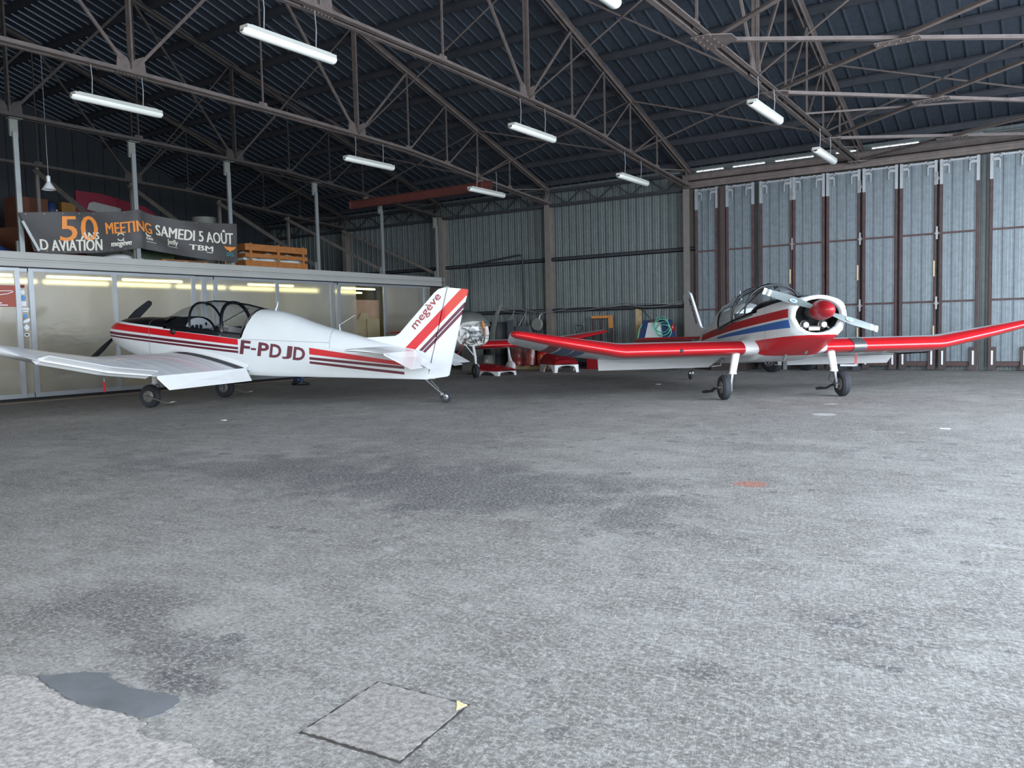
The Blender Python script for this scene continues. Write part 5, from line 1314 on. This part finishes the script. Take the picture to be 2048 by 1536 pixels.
T5 = light_aeroplane('touring_aeroplane', 'white aeroplane with red and maroon stripes and F-PDJD on its side, facing left', (-12.87, 8.89), math.atan2(-1.44, -4.64),
    dict(kind='A', cend=-1.40, fus='fus_A', fin='fin_A', wing='wing_A', le='white_paint', tail='white_paint', nose=1.30, walk=1, track=1.0, prop=math.radians(147), blade=.96, chord=1.35, blade_mat='black_matt'))
T6 = light_aeroplane('club_aeroplane', 'aeroplane with red wing edges, red spinner and blue and red stripes, facing the camera', (-3.53, 12.72), -0.904,
    dict(kind='B', cend=-1.95, fus='fus_B', fin='fin_B', wing='wing_B', le='red_paint', tail='red_paint', nose=1.16, walk=1, track=.93, prop=math.atan2(-.27, .81), blade=.86, blade_mat='prop_grey'))
# registration and lettering on the left aeroplane
def bil(p00, p10, p01, p11, u, v): return tuple((1-u)*(1-v)*a+u*(1-v)*b+(1-u)*v*c+u*v*d for a, b, c, d in zip(p00, p10, p01, p11))
for sgn in (1, -1):
    b = MB()
    def fn(u, v):
        if sgn < 0: u = 1-u
        s, z = bil((-1.36, .85), (-2.51, .71), (-1.40, 1.085), (-2.545, .925), u, v)
        return (s, sgn*(half_w(s)+.004), z)
    for ch_, u0, u1 in (('F', 0, .152), ('-', .168, .245), ('P', .276, .443), ('D', .461, .638), ('J', .655, .80), ('D', .822, 1.0)):
        add_text(b, ch_, fn, (u0, u1, 0.38, 0.53) if ch_ == '-' else (u0, u1, 0, 1), 0.03)
    b.build('registration_lettering', 'maroon', T5, fix=False)
    b = MB()
    def fn(u, v):
        p = Vector((-4.375, 1.195)); d = Vector((-.47, .515)); n = Vector((-.105, -.115))
        if sgn < 0: p = p+d; d = -d
        q = p+d*u-n*(v-0.15)*(1.0)
        if sgn < 0: q = p+d*u+Vector((.105, .115))*(v-.15)
        return (q.x, sgn*.027, q.y)
    def fn2(u, v):
        d = Vector((-.47, .515)); up = Vector((.085, .078)); p = Vector((-4.385, 1.175))
        if sgn < 0: u = 1-u
        q = p+d*u+up*v; return (q.x, sgn*.027, q.y)
    add_text(b, 'megève', fn2, (0, 1, -0.3, 1.15), 0.010); b.build('fin_lettering', 'dark_red', T5, fix=False)
# lettering on the right aeroplane: fin, side and under the wing
for sgn in (1, -1):
    b = MB()
    def fn3(u, v):
        d = Vector((-.50, .53)); up = Vector((.10, .09)); p = Vector((-4.35, 1.15))
        if sgn < 0: u = 1-u
        q = p+d*u+up*v; return (q.x, sgn*.027, q.y)
    add_text(b, 'aérocime', fn3, (0, 1, 0, .9), 0.02); b.build('fin_lettering', 'maroon', T6, fix=False)
b = MB()
def fn4(u, v):
    s = -2.25+.95*u; return (s, -(half_w(s)+.004), 1.155+.085*s+(v*.07))
add_text(b, 'aerocime.com', fn4, (0, 1, 0, 1), 0.0); b.build('side_lettering', 'dull_metal', T6, fix=False)
b = MB()
def under(u, v):
    c_ = 0.86-.58*v; lo_ = airfoil(c_, .155)[1]
    return (.12-1.63*c_, 1.0+1.75*u, .765-.17*c_+lo_*1.64-.022+(0 if u < .85 else (u-.85)*.45))
add_text(b, 'F-PMII', under, (0, 1, 0, 1), 0.02); b.build('registration_lettering', 'black_matt', T6, fix=False)
#---SECTION-5---

# ================================================================== DISMANTLED NOSEWHEEL AEROPLANE AT THE BACK
T7 = thing('dismantled_aeroplane', 'red-winged aeroplane with its engine taken out and a grey cover over the canopy', 'aeroplane', (-11.73, 15.9, 0), math.atan2(-.55, .83))
def sect(x, zb, zt, w, n=16, p=.7):
    out = []
    for k in range(n):
        a = 2*PI*k/n; ca, sa = math.cos(a), math.sin(a)
        out.append((x, w*math.copysign(abs(ca)**p, ca), (zb+zt)/2+(zt-zb)/2*math.copysign(abs(sa)**p, sa)))
    return out
b = MB(); b.loft([sect(-.12, .76, 1.38, .43), sect(-.5, .70, 1.36, .52), sect(-1.2, .64, 1.3, .58), sect(-2.0, .62, 1.3, .54), (sect(-2.8, .74, 1.26, .36)), sect(-3.7, .9, 1.2, .16), sect(-4.25, .98, 1.18, .06)], caps=(False, True)); b.build('fuselage', 'white_paint', T7, smooth=50)
b = MB(); b.loft([sect(-.12, .76, 1.38, .43), sect(-.10, .77, 1.37, .42)], caps=(True, True)); b.build('firewall', 'firewall', T7, smooth=30)
b = MB()
for (p, q_) in (((.02, -.28, 1.22), (.22, -.18, 1.12)), ((.02, .28, 1.22), (.22, .18, 1.12)), ((.02, -.28, .84), (.22, -.18, 1.0)), ((.02, .28, .84), (.22, .18, 1.0)), ((.22, -.18, 1.12), (.22, .18, 1.12)), ((.22, -.18, 1.0), (.22, .18, 1.0)), ((.22, -.18, 1.12), (.22, -.18, 1.0)), ((.22, .18, 1.12), (.22, .18, 1.0)), ((.02, 0, .84), (.22, .18, 1.0)), ((.02, 0, .84), (.22, -.18, 1.0))):
    b.tube([(p[0]-.12, p[1], p[2]), q_], .013, 8)
b.build('engine_mount', 'wire', T7, smooth=40)
b = MB(); b.lathe([(.14, 0), (.15, .01), (.15, .03), (.1, .04)], (-.10, -.02, 1.10), 'x', 20); b.box((-.10, -.18, .93), (-.06, .14, 1.22)); b.build('access_panel', 'white_paint', T7, smooth=30)
b = MB(); rnd = random.Random(3)
for i in range(13):
    y, z = rnd.uniform(-.36, .36), rnd.uniform(.8, 1.3)
    pts = [(-.09, y, z)]
    for k in range(3): y = max(-.38, min(.38, y+rnd.uniform(-.13, .13))); z = max(.74, min(1.33, z+rnd.uniform(-.13, .13))); pts.append((-.05+rnd.uniform(0, .1), y, z))
    b.tube(pts, .004+.004*rnd.random(), 5)
b.build('pipes_and_wiring', 'black_matt', T7, smooth=60)
b = MB()
for i in range(9):
    y, z = rnd.uniform(-.32, .32), rnd.uniform(.8, 1.28); b.lathe([(.03, 0), (.032, .03), (.02, .05)], (-.10, y, z), 'x', 10)
b.box((-.1, .2, .86), (-.03, .34, 1.0)); b.box((-.1, -.36, 1.02), (-.04, -.26, 1.16)); b.build('firewall_fittings', 'engine', T7, smooth=40)
b = MB(); b.tube([(-.02, .22, 1.36), (.0, .24, 1.25), (.01, .27, 1.02)], [.03, .035, .03], 10); b.build('orange_duct', 'orange_steel', T7, smooth=50)
b = MB(); b.tube([(-.05, -.22, .92), (-.02, -.34, .70), (0, -.46, .56)], .012, 6); b.build('red_strut', 'dark_red', T7)
b = MB(); rg = []
for x, zt, w in ((-.10, 1.40, .40), (-.14, 1.52, .47), (-.3, 1.60, .52), (-.8, 1.66, .55), (-1.5, 1.68, .56), (-2.3, 1.55, .5), (-3.0, 1.36, .36)):
    rg.append([(x, w*math.cos(a), 1.24+(zt-1.24)*math.sin(a)+.008*math.sin(a*9+x*5)) for a in [PI*k/18 for k in range(19)]])
b.loft(rg, closed=False, caps=(True, False)); b.build('canopy_cover', 'tarp', T7, smooth=60)
b = MB(); b.tube([(-.12, 0, .80), (.02, 0, .50), (.04, -.0, .34)], [.035, .035, .022], 10); b.tube([(.04, 0, .36), (.04, .075, .30), (.02, .075, .16)], .016, 8); b.tube([(-.1, -.2, .80), (.0, -.03, .55)], .012, 6); b.build('nose_leg', 'white_paint', T7, smooth=50)
b = MB(); b.lathe([(.08, -.045), (.14, -.055), (.17, -.035), (.175, 0), (.17, .035), (.14, .055), (.08, .045)], (.02, 0, .174), 'y', 28, caps=False); w_ = b.build('nose_wheel', 'rubber', T7, smooth=40)
b = MB(); b.lathe([(.02, -.05), (.085, -.035), (.085, .035), (.02, .05)], (.02, 0, .174), 'y', 16); b.build('rim', 'dull_metal', w_, smooth=40)
cst = [(.42, -.72, .76, -2.32, .66, .15), (2.5, -.72, .76, -2.32, .66, .15), (2.6, -.74, .78, -2.30, .68, .15), (4.12, -.92, 1.02, -1.72, .98, .12), (4.22, -1.02, 1.035, -1.65, 1.01, .04)]
cs2 = [(-a[0],)+a[1:] for a in cst[::-1]]+cst
b = MB(); b.loft([wing_ring(s, .12, 1.0, 9) for s in cs2], caps=(True, True)); b.build('wing', 'wing_C', T7, smooth=40)
b = MB(); b.loft([wing_ring(s, 0, .125, 6) for s in cs2], closed=False, caps=(True, True)); b.build('leading_edge', 'red_paint', T7, smooth=50)
for sg_ in (-1, 1):
    b = MB(); b.loft([[(x_+rx*math.cos(a), sg_*1.34+ry*math.sin(a), z_) for a in [2*PI*k/12 for k in range(12)]] for x_, z_, rx, ry in ((-1.15, .72, .03, .02), (-1.12, .60, .05, .026), (-1.08, .45, .07, .03), (-1.03, .34, .11, .045), (-.98, .27, .17, .075))], caps=(True, True)); b.build('leg_fairing', 'white_paint', T7, smooth=50)
    b = MB(); b.sphere((-1.0, sg_*1.34, .20), .15, 18, 12, (1.75, .62, .98)); b.build('wheel_spat', 'white_paint', T7, smooth=60)
    b = MB(); b.lathe([(.05, -.045), (.15, -.05), (.165, 0), (.15, .05), (.05, .045)], (-.98, sg_*1.34, .163), 'y', 20); b.build('main_wheel', 'rubber', T7, smooth=40)
b = MB(); b.loft([wing_ring((y, -3.6, 1.13, -4.2, 1.13, e), 0, 1, 6)[:-1] for y, e in ((-1.15, .03), (-1.08, .08), (1.08, .08), (1.15, .03))], caps=(True, True)); b.build('tailplane', 'red_paint', T7, smooth=40)

# ================================================================== THINGS ALONG THE BACK WALL
def cowl_half(name, label, loc, rz, L, W, H, arch=True, white_h=.12):
    t = thing(name, label, 'engine cowling', loc, rz)
    n = 20; rg = []
    for i in range(13):
        u = i/12; w = W/2*(1-.25*u*u); h = H*(1-.35*u*u) if arch else H*(0.5+.5*math.sin(PI*(.15+.75*u)))
        rg.append([(L*(u-.5), w*math.copysign(abs(math.cos(a))**.75, math.cos(a)), white_h+(h-white_h)*math.sin(a)**.8) for a in [PI*k/n for k in range(n+1)]])
    b = MB(); b.loft(rg, closed=False)
    b.loft([[(p[0]*.985, p[1]*.98, p[2]-.006) for p in r_] for r_ in rg], closed=False)
    b.add(rg[-1]+[(L*.42, rg[-1][-1][1]*.4, white_h+.02), (L*.42, rg[-1][0][1]*.4, white_h+.02)], [tuple(range(len(rg[-1])+2))])
    b.build('red_shell', 'dark_red', t, smooth=50, fix=False)
    b = MB()
    for sgn in (-1, 1):
        r_ = []
        for i in range(25):
            u = i/24; w = W/2*(1-.25*u*u); x = L*(u-.5)
            cut = white_h*0.95*math.sin(PI*min(1, max(0, (u-.35)/.55)))**.6 if .35 < u < .9 else 0.0
            r_.append([(x, sgn*w, white_h), (x, sgn*(w+.012), cut), (x, sgn*(w-.012), cut), (x, sgn*(w-.014), white_h)])
        b.loft(r_, caps=(True, True))
    r_ = []
    for i in range(21):
        v = i/20; y = W/2*.75*(2*v-1); cut = white_h*.9*math.sin(PI*v)**.35 if .12 < v < .88 else 0
        r_.append([(L*.5, y, white_h), (L*.5+.015, y, cut), (L*.5-.01, y, cut), (L*.5-.012, y, white_h)])
    b.loft(r_, caps=(True, True))
    b.build('white_skirt', 'white_paint', t, smooth=30)
    b = MB(); b.lathe([(.05, -.02), (.065, 0), (.065, .02), (.05, .02), (.045, -.02)], (L*.30, -W*.22, H*.62), 'x', 18); b.build('intake_ring', 'dark_red', t, smooth=30)
    return t
cowl_half('upper_engine_cowling', 'red and white domed cowling with a round intake, on the floor before the drums', (-11.02, 18.75, 0.001), -.75, 1.05, .85, .50, white_h=.20)
cowl_half('lower_engine_cowling', 'flat red and white cowling half on the floor below the bare firewall', (-11.98, 17.1, 0.001), -.35, 1.0, .75, .28, white_h=.11)
# pallet with three red drums
pallet('drum_pallet', 'pale timber pallet carrying the red drums by the back wall', (-12.7, 19.98, 0.001), .75, 1.5, 'wood_old')
drum('oil_drum', 'drum_red', 'red oil drum at the left end of the pallet', 'drum', (-13.15, 19.95, .108), .22, .62, 'red oil drums')
drum('oil_drum', 'drum_red', 'red oil drum standing in the middle of the pallet', 'drum', (-12.70, 19.92, .108), .22, .62, 'red oil drums')
dr = drum('oil_drum', 'drum_red', 'red oil drum with an orange and white swirl, right end of the pallet', 'drum', (-12.22, 19.92, .108), .22, .62, 'red oil drums')
def on_drum(a, z): return (.2245*math.cos(a), .2245*math.sin(a), z)
b = MB(); pts = []
for i in range(13): a = -2.3+1.5*i/12; pts += [on_drum(a, .08), on_drum(a, .08+.26*math.sin(PI*i/14+.4))]
b.add(pts, [(2*i, 2*i+2, 2*i+3, 2*i+1) for i in range(12)]); b.build('orange_print', 'drum_orange', dr, fix=False)
b = MB()
for i in range(12):
    a0, a1 = -1.35+.1*math.cos(2*PI*i/12)*2.5, -1.35+.1*math.cos(2*PI*(i+1)/12)*2.5
    z0, z1 = .17+.10*math.sin(2*PI*i/12), .17+.10*math.sin(2*PI*(i+1)/12)
    b.bar(on_drum(a0, z0), on_drum(a1, z1), .018, .01)
b.bar(on_drum(-1.9, .5), on_drum(-1.0, .5), .05, .008); b.build('white_print', 'sticker_white', dr)
# stretch wrap around two drums
M['wrap'] = glass_mat('stretch_wrap', (.92, .93, .94, 1), .35, .25)
b = MB(); b.loft([[(-12.93+.47*math.copysign(abs(math.cos(a))**.5, math.cos(a)), 19.93+.235*math.copysign(abs(math.sin(a))**.7, math.sin(a)), z) for a in [2*PI*k/28 for k in range(28)]] for z in (.12, .72)]); solo(b, 'stretch_wrap', 'wrap', 'clear stretch wrap round the two left drums', 'packaging')
# grey canister, plant-like brush, crates
t = thing('grey_canister', 'grey metal canister with a pale label by the nosewheel of the dismantled aeroplane', 'canister', (-13.35, 18.7, 0.001))
b = MB(); b.lathe([(.15, 0), (.155, .01), (.155, .44), (.14, .455)], n=24); b.build('can', 'grey_paint', t, smooth=40)
b = MB(); b.box((.02, -.16, .25), (.10, -.14, .33)); b.build('can_label', 'wood_pale', t)
b = MB(); b.tube([(-.08, 0, .455), (0, 0, .54), (.08, 0, .455)], .008, 6); b.build('handle', 'steel', t)
t = thing('spare_propeller_blade', 'dark curved propeller blade standing up behind the covered canopy', 'propeller blade', (-13.55, 19.2, .0))
b = MB(); rg = []
for i in range(15):
    u = i/14; z = .05+1.80*u; x = .02+.42*max(0, u-.5)**1.6*2.2; w = .05+.045*math.sin(PI*u)**.7*(1 if u < .95 else .5)
    rg.append([(x-w, 0, z), (x, .018, z), (x+w, 0, z), (x, -.018, z)])
b.loft(rg, caps=(True, True)); b.build('blade', 'grey_paint', t, smooth=50)
b = MB(); b.box((-.15, -.15, 0.001), (.15, .15, .06)); b.build('blade_stand', 'wood_old', t)
def rope_tripod(name, label, X, z0, z1, spread):
    t = thing(name, label, 'rope', (X, 20.48, 0))
    b = MB()
    for dx, th in ((-spread, .008), (-spread*.15, .010), (spread*.2, .010), (spread, .008)): b.tube([(0, .15, z1), (dx, 0, z0)], th, 5)
    b.lathe([(.02, -.01), (.02, .03)], (0, .15, z1), 'z', 8); b.build('strand', 'wire', t)
    b = MB(); b.box((-spread-.05, -.1, 0.001), (spread+.05, .1, z0)); b.build('bag', 'fabric_grey', t)
rope_tripod('sling_ropes', 'small bundle of pale sling ropes hanging from the rail, left one', -13.72, 1.42, 1.68, .08)
rope_tripod('sling_ropes', 'larger bundle of pale sling ropes hanging from the rail, right one', -13.28, 1.24, 1.66, .19)
t = thing('workshop_fan', 'pedestal fan with a white arm against the back wall left of the brown column', 'fan', (-12.84, 20.52, 0))
b = MB(); b.lathe([(.14, .001), (.14, .03), (.03, .05), (.025, 1.2)], n=20); b.build('stand', 'black_matt', t, smooth=30)
b = MB(); b.lathe([(.17, -.04), (.2, 0), (.17, .05), (.05, .07)], (0, 0, 1.28), 'y', 24); b.build('fan_head', 'grey_paint', t, smooth=40)
b = MB(); b.tube([(.05, -.02, 1.3), (.12, -.02, 1.55), (.2, -.02, 1.58)], .016, 6); b.build('arm', 'plastic_white', t)
drum('black_barrel', 'black_matt', 'black barrel top showing behind the dismantled aeroplane', 'barrel', (-14.05, 20.15, 0.001), .34, 1.38)
for i, (x, y, sx, sy, sz, mt, nm, lab) in enumerate([
    (-14.25, 19.2, .5, .4, .82, 'grey_paint', 'tool_chest', 'grey tool chest with a pale rag on top beside the covered aeroplane'),
    (-14.75, 20.2, .5, .4, 1.05, 'dark_brown', 'steel_locker', 'dark locker low against the back wall beside the office corner'),
    (-9.95, 20.35, .7, .4, .42, 'wood_old', 'timber_box', 'tan timber box on the floor by the back wall under the raised red wing tip'),
    (-10.70, 20.2, .5, .3, .42, 'dark_red', 'red_crate', 'dark red crate behind the domed cowling'),
    (-8.85, 20.46, .8, .18, .76, 'black_matt', 'low_cabinet', 'low black cabinet under the spray tank by the back wall'),
    (-6.9, 20.2, .9, .45, .5, 'dark_brown', 'brown_trunk', 'low dark trunk behind the right aeroplane near the door edge')]):
    box_thing(nm, mt, lab, 'box', (x, y, 0.001), sx, sy, sz)
# orange engine hoist frame
t = thing('engine_hoist', 'faded orange hoist frame with a hanging block by the back wall', 'hoist', (-10.70, 20.60, 0))
b = MB(); b.box((-.36, -.03, 1.40), (.28, .03, 1.47)); b.build('top_bar', 'orange_steel', t)
b = MB(); b.bar((-.34, 0, 0.03), (-.34, 0, 1.42), .05, .05); b.bar((-.08, 0.01, .03), (-.08, 0.01, 1.42), .045, .045); b.bar((.27, 0, .03), (.27, 0, 1.42), .05, .05); b.build('upright', 'rust_frame', t)
b = MB(); b.prism([(.19, 1.42), (.30, 1.42), (.31, 1.12), (.20, 1.12)], lambda x, z: (x, -.06, z), lambda x, z: (x, -.02, z)); b.build('hanging_block', 'orange_steel', t)
b = MB(); b.box((-.4, -.10, .001), (-.28, .06, .05)); b.box((.22, -.10, .001), (.34, .06, .05)); b.box((-.4, -.03, .05), (.34, .03, .1)); b.build('base', 'rust_frame', t)
b = MB(); b.tube([(.32, -.04, 1.1), (.36, -.04, 1.04), (.30, -.04, 1.0)], .012, 6); b.build('hook', 'steel', t)
t = thing('bent_chair', 'thin dark folded chair frame left of the orange hoist', 'chair', (-11.36, 20.5, 0))
b = MB(); b.tube([(-.18, 0, 1.15), (-.18, 0, 1.22), (.0, 0, 1.22), (.06, 0, 1.18), (-.06, 0, .9), (-.05, 0, .02)], .012, 6); b.build('back_frame', 'black_matt', t)
b = MB(); b.tube([(-.18, 0, 1.15), (-.10, -.02, .9), (-.2, -.1, .02)], .012, 6); b.tube([(.06, 0, 1.18), (.1, .02, .9), (.2, .1, .02)], .012, 6); b.build('leg', 'black_matt', t)
b = MB(); b.box((-.2, -.15, .44), (.2, .1, .46)); b.build('seat', 'black_matt', t)
# upright timber beam
b = MB(); b.box((-.09, -.02, 0), (-.0, .02, 1.62)); b.box((0.002, -.02, 0), (.07, .03, 1.60)); solo(b, 'timber_plank', 'wood_old', 'pair of rough upright timbers leaning on the wall rail', 'timber', (-9.62, 20.62, 0.001))
# spray tank trolley with green hose
t = thing('spray_tank', 'white tank in a blue plastic frame with a coiled green hose', 'tank', (-8.80, 20.0, 0))
def taper(x0, x1, y0, y1, z0, z1, k): 
    b = MB(); b.add([(x0, y0, z0), (x1, y0, z0), (x1, y1, z0), (x0, y1, z0), (x0*k, y0*k, z1), (x1*k, y0*k, z1), (x1*k, y1*k, z1), (x0*k, y1*k, z1)], [(0, 3, 2, 1), (4, 5, 6, 7), (0, 1, 5, 4), (1, 2, 6, 5), (2, 3, 7, 6), (3, 0, 4, 7)]); return b
taper(-.26, .26, -.24, .24, .82, 1.24, .72).build('tank_body', 'plastic_white', t)
b = MB()
for sgn in (-1, 1): b.add([(sgn*.26, -.26, .82), (sgn*.42, -.26, .82), (sgn*.42, .26, .82), (sgn*.26, .26, .82), (sgn*.17, -.19, 1.30), (sgn*.31, -.19, 1.30), (sgn*.31, .19, 1.30), (sgn*.17, .19, 1.30)], [(0, 3, 2, 1), (4, 5, 6, 7), (0, 1, 5, 4), (1, 2, 6, 5), (2, 3, 7, 6), (3, 0, 4, 7)])
b.box((-.31, -.19, 1.27), (.31, .19, 1.30)); b.build('side_frame', 'plastic_blue', t)
b = MB(); b.box((-.14, -.2, 1.24), (.14, .1, 1.32)); b.build('filler_cap', 'rust_frame', t)
b = MB(); pts = []
for i in range(70):
    a = i*.30; pts.append((.20+.20*math.cos(a)+.0015*i, -.27+.05*math.sin(a*.5), 1.22+.19*math.sin(a)-.0035*i))
b.tube(pts, .014, 6); b.tube([(-.30, -.30, 1.2), (-.38, -.30, 1.08), (-.42, -.30, .85)], .013, 6); b.build('hose', 'hose_green', t, smooth=60)
b = MB(); b.sphere((.50, -.22, 1.10), .055, 10, 8, (1, 1, 1.7)); b.box((.57, -.24, .97), (.60, -.22, 1.12)); b.build('spray_gun', 'dark_red', t, smooth=50)
b = MB()
for sx in (-.38, .38):
    for sy in (-.2, .2): b.box((sx-.02, sy-.02, .0), (sx+.02, sy+.02, .82))
b.box((-.42, -.26, .80), (.42, .26, .82)); b.build('table_frame', 'purlin', t)

# vehicle seen under the right aeroplane: only its underside and wheels show
t = thing('two_wheel_trailer', 'low dark trailer behind the right aeroplane with a big alloy wheel showing below', 'trailer', (-5.35, 19.78, 0), -.60)
b = MB(); b.box((-.35, -.38, .34), (.30, .38, .66)); b.box((-.42, -.42, .66), (.36, .42, .72)); b.build('trailer_body', 'black_paint', t)
b = MB(); b.tube([(0, -.5, .365), (0, .5, .365)], .03, 8); b.build('axle', 'purlin', t)
for y_ in (-.50, .50):
    b = MB(); b.lathe([(.23, -.09), (.30, -.105), (.355, -.08), (.362, 0), (.355, .08), (.30, .105), (.23, .09)], (0, y_, .363), 'y', 36, caps=False); w_ = b.build('wheel', 'rubber', t, smooth=40)
    b = MB(); b.lathe([(.235, -.095), (.24, -.07), (.215, -.03), (.215, .06)], (0, y_, .363), 'y', 36, caps=False)
    for k in range(10):
        a = 2*PI*k/10; b.bar((.03*math.cos(a), y_-.045, .363+.03*math.sin(a)), (.22*math.cos(a), y_-.065, .363+.22*math.sin(a)), .022, .02)
    b.lathe([(.055, -.07), (.055, -.03)], (0, y_, .363), 'y', 16); b.lathe([(.215, -.03), (.215, .0)], (0, y_, .363), 'y', 36); b.build('alloy_rim', 'bright_metal', w_, smooth=40)
# small castor jack seen under the right wing
t = thing('tow_dolly', 'small white-armed trolley wheel on the floor beyond the right main wheel', 'trolley', (-4.1, 19.9, 0), .1)
b = MB(); b.lathe([(.05, -.02), (.12, -.03), (.135, 0), (.12, .03), (.05, .02)], (-.12, 0, .135), 'y', 24); b.build('wheel', 'rubber', t, smooth=40)
b = MB(); b.box((-.13, -.05, .12), (.24, -.03, .165)); b.box((.20, -.05, .12), (.24, -.03, .42)); b.lathe([(.015, 0), (.015, .03)], (-.12, -.06, .135), 'y', 8); b.build('arm', 'white_paint', t)
b = MB(); b.box((.14, -.06, 0.001), (.30, .04, .12)); b.build('foot', 'purlin', t)

# small litter on the floor
for i, (x, y) in enumerate([(-9.55, 7.1), (-1.0, 9.6), (-6.6, 15.0)]):
    b = MB(); b.prism([(-.05, -.02), (.03, -.03), (.05, .01), (.0, .03), (-.04, .02)], lambda u, v: (u, v, 0), lambda u, v: (u, v, .006))
    solo(b, 'paper_scrap', 'sticker_white', ['tiny white scrap on the floor in front of the left aeroplane', 'tiny white scrap on the floor at the right, beyond the rust spot', 'tiny white scrap on the floor below the stripes of the right aeroplane wing'][i], 'scrap', (x, y, 0.0005))

# ================================================================== THE PERSON CROUCHING BEHIND THE LEFT AEROPLANE
per = thing('person', 'person in blue jeans crouching behind the left aeroplane, only a lower leg showing', 'person', (-14.45, 12.75, 0), math.radians(75))
def skin_mesh(name, joints, edges, mat_, parent, sub=2):
    me = bpy.data.meshes.new(name); me.from_pydata([j[:3] for j in joints], edges, []); me.update(); me.materials.append(M[mat_])
    o = bpy.data.objects.new(name, me); COL.objects.link(o); o.parent = parent
    o.modifiers.new('skin', 'SKIN'); 
    for i, j in enumerate(joints):
        me.skin_vertices[0].data[i].radius = (j[3], j[3] if len(j) < 5 else j[4])
    me.skin_vertices[0].data[0].use_root = True
    m = o.modifiers.new('sub', 'SUBSURF'); m.levels = sub; m.render_levels = sub
    return o
# local x = forward, y = left, z = up; squatting, leaning forward, hands on knees
J = [(-.22, 0, .42, .13, .12), (-.16, 0, .56, .125, .11), (-.06, 0, .74, .14, .11), (.03, 0, .88, .12, .09), (.07, 0, .95, .05, .05), (.11, 0, 1.0, .05, .05),
     (-.05, .17, .84, .055), (.10, .24, .66, .042), (.30, .19, .56, .032), (-.05, -.17, .84, .055), (.10, -.24, .66, .042), (.30, -.19, .56, .032)]
Ed = [(0, 1), (1, 2), (2, 3), (3, 4), (4, 5), (3, 6), (6, 7), (7, 8), (3, 9), (9, 10), (10, 11)]
body = skin_mesh('body', [(a[0], a[1], a[2])+tuple(a[3:]) for a in J], Ed, 'shirt', per)
b = MB(); b.sphere((.17, 0, 1.10), .10, 18, 14, (.92, .78, 1.15)); b.sphere((.27, 0, 1.085), .018, 8, 6, (1, .8, 1.2)); b.sphere((.16, .082, 1.10), .022, 8, 6, (.8, .4, 1.2)); b.sphere((.16, -.082, 1.10), .022, 8, 6, (.8, .4, 1.2)); b.build('head', 'skin', per, smooth=60)
b = MB()
for sy in (-.033, .033): b.sphere((.252, sy, 1.115), .009, 8, 6)
b.sphere((.258, 0, 1.045), .018, 8, 5, (.5, 1.1, .3)); b.build('face_features', 'hair', per, smooth=60)
b = MB(); b.sphere((.15, 0, 1.135), .108, 18, 12, (.92, .82, 1.0)); b.build('hair', 'hair', per, smooth=60)
for sy in (-1, 1):
    skin_mesh('trouser_leg', [(-.22, sy*.08, .42, .10), (-.02, sy*.13, .50, .088), (.18, sy*.16, .50, .068), (.10, sy*.15, .30, .060), (.02, sy*.14, .10, .050), (.02, sy*.14, .06, .052)], [(0, 1), (1, 2), (2, 3), (3, 4), (4, 5)], 'jeans', per)
    b = MB(); b.loft([[(x_, sy*.14+w2*math.cos(a), max(.003, h*.5+h*.5*math.sin(a))) for a in [2*PI*k/12 for k in range(12)]] for x_, w2, h in ((-.06, .025, .06), (-.03, .04, .09), (.05, .045, .10), (.12, .048, .075), (.19, .045, .055), (.23, .02, .035))], caps=(True, True)); b.build('shoe', 'shoe', per, smooth=50)
    # hand: palm, four fingers and a thumb resting on the knee
    px_, py_, pz_ = .32, sy*.18, .555
    b = MB(); b.sphere((px_, py_, pz_), .042, 12, 8, (1.0, .85, .40))
    for k in range(4):
        yy = py_+(k-1.5)*.019; L_ = (.062, .074, .070, .054)[k]
        b.tube([(px_+.03, yy, pz_+.004), (px_+.03+L_*.5, yy, pz_-.002), (px_+.03+L_*.8, yy, pz_-.022), (px_+.03+L_*.85, yy, pz_-.042)], [.0095, .009, .008, .006], 7)
    b.tube([(px_-.01, py_-sy*.03, pz_), (px_+.015, py_-sy*.055, pz_-.012), (px_+.035, py_-sy*.06, pz_-.028)], [.011, .010, .007], 7)
    b.build('hand', 'skin', per, smooth=60)
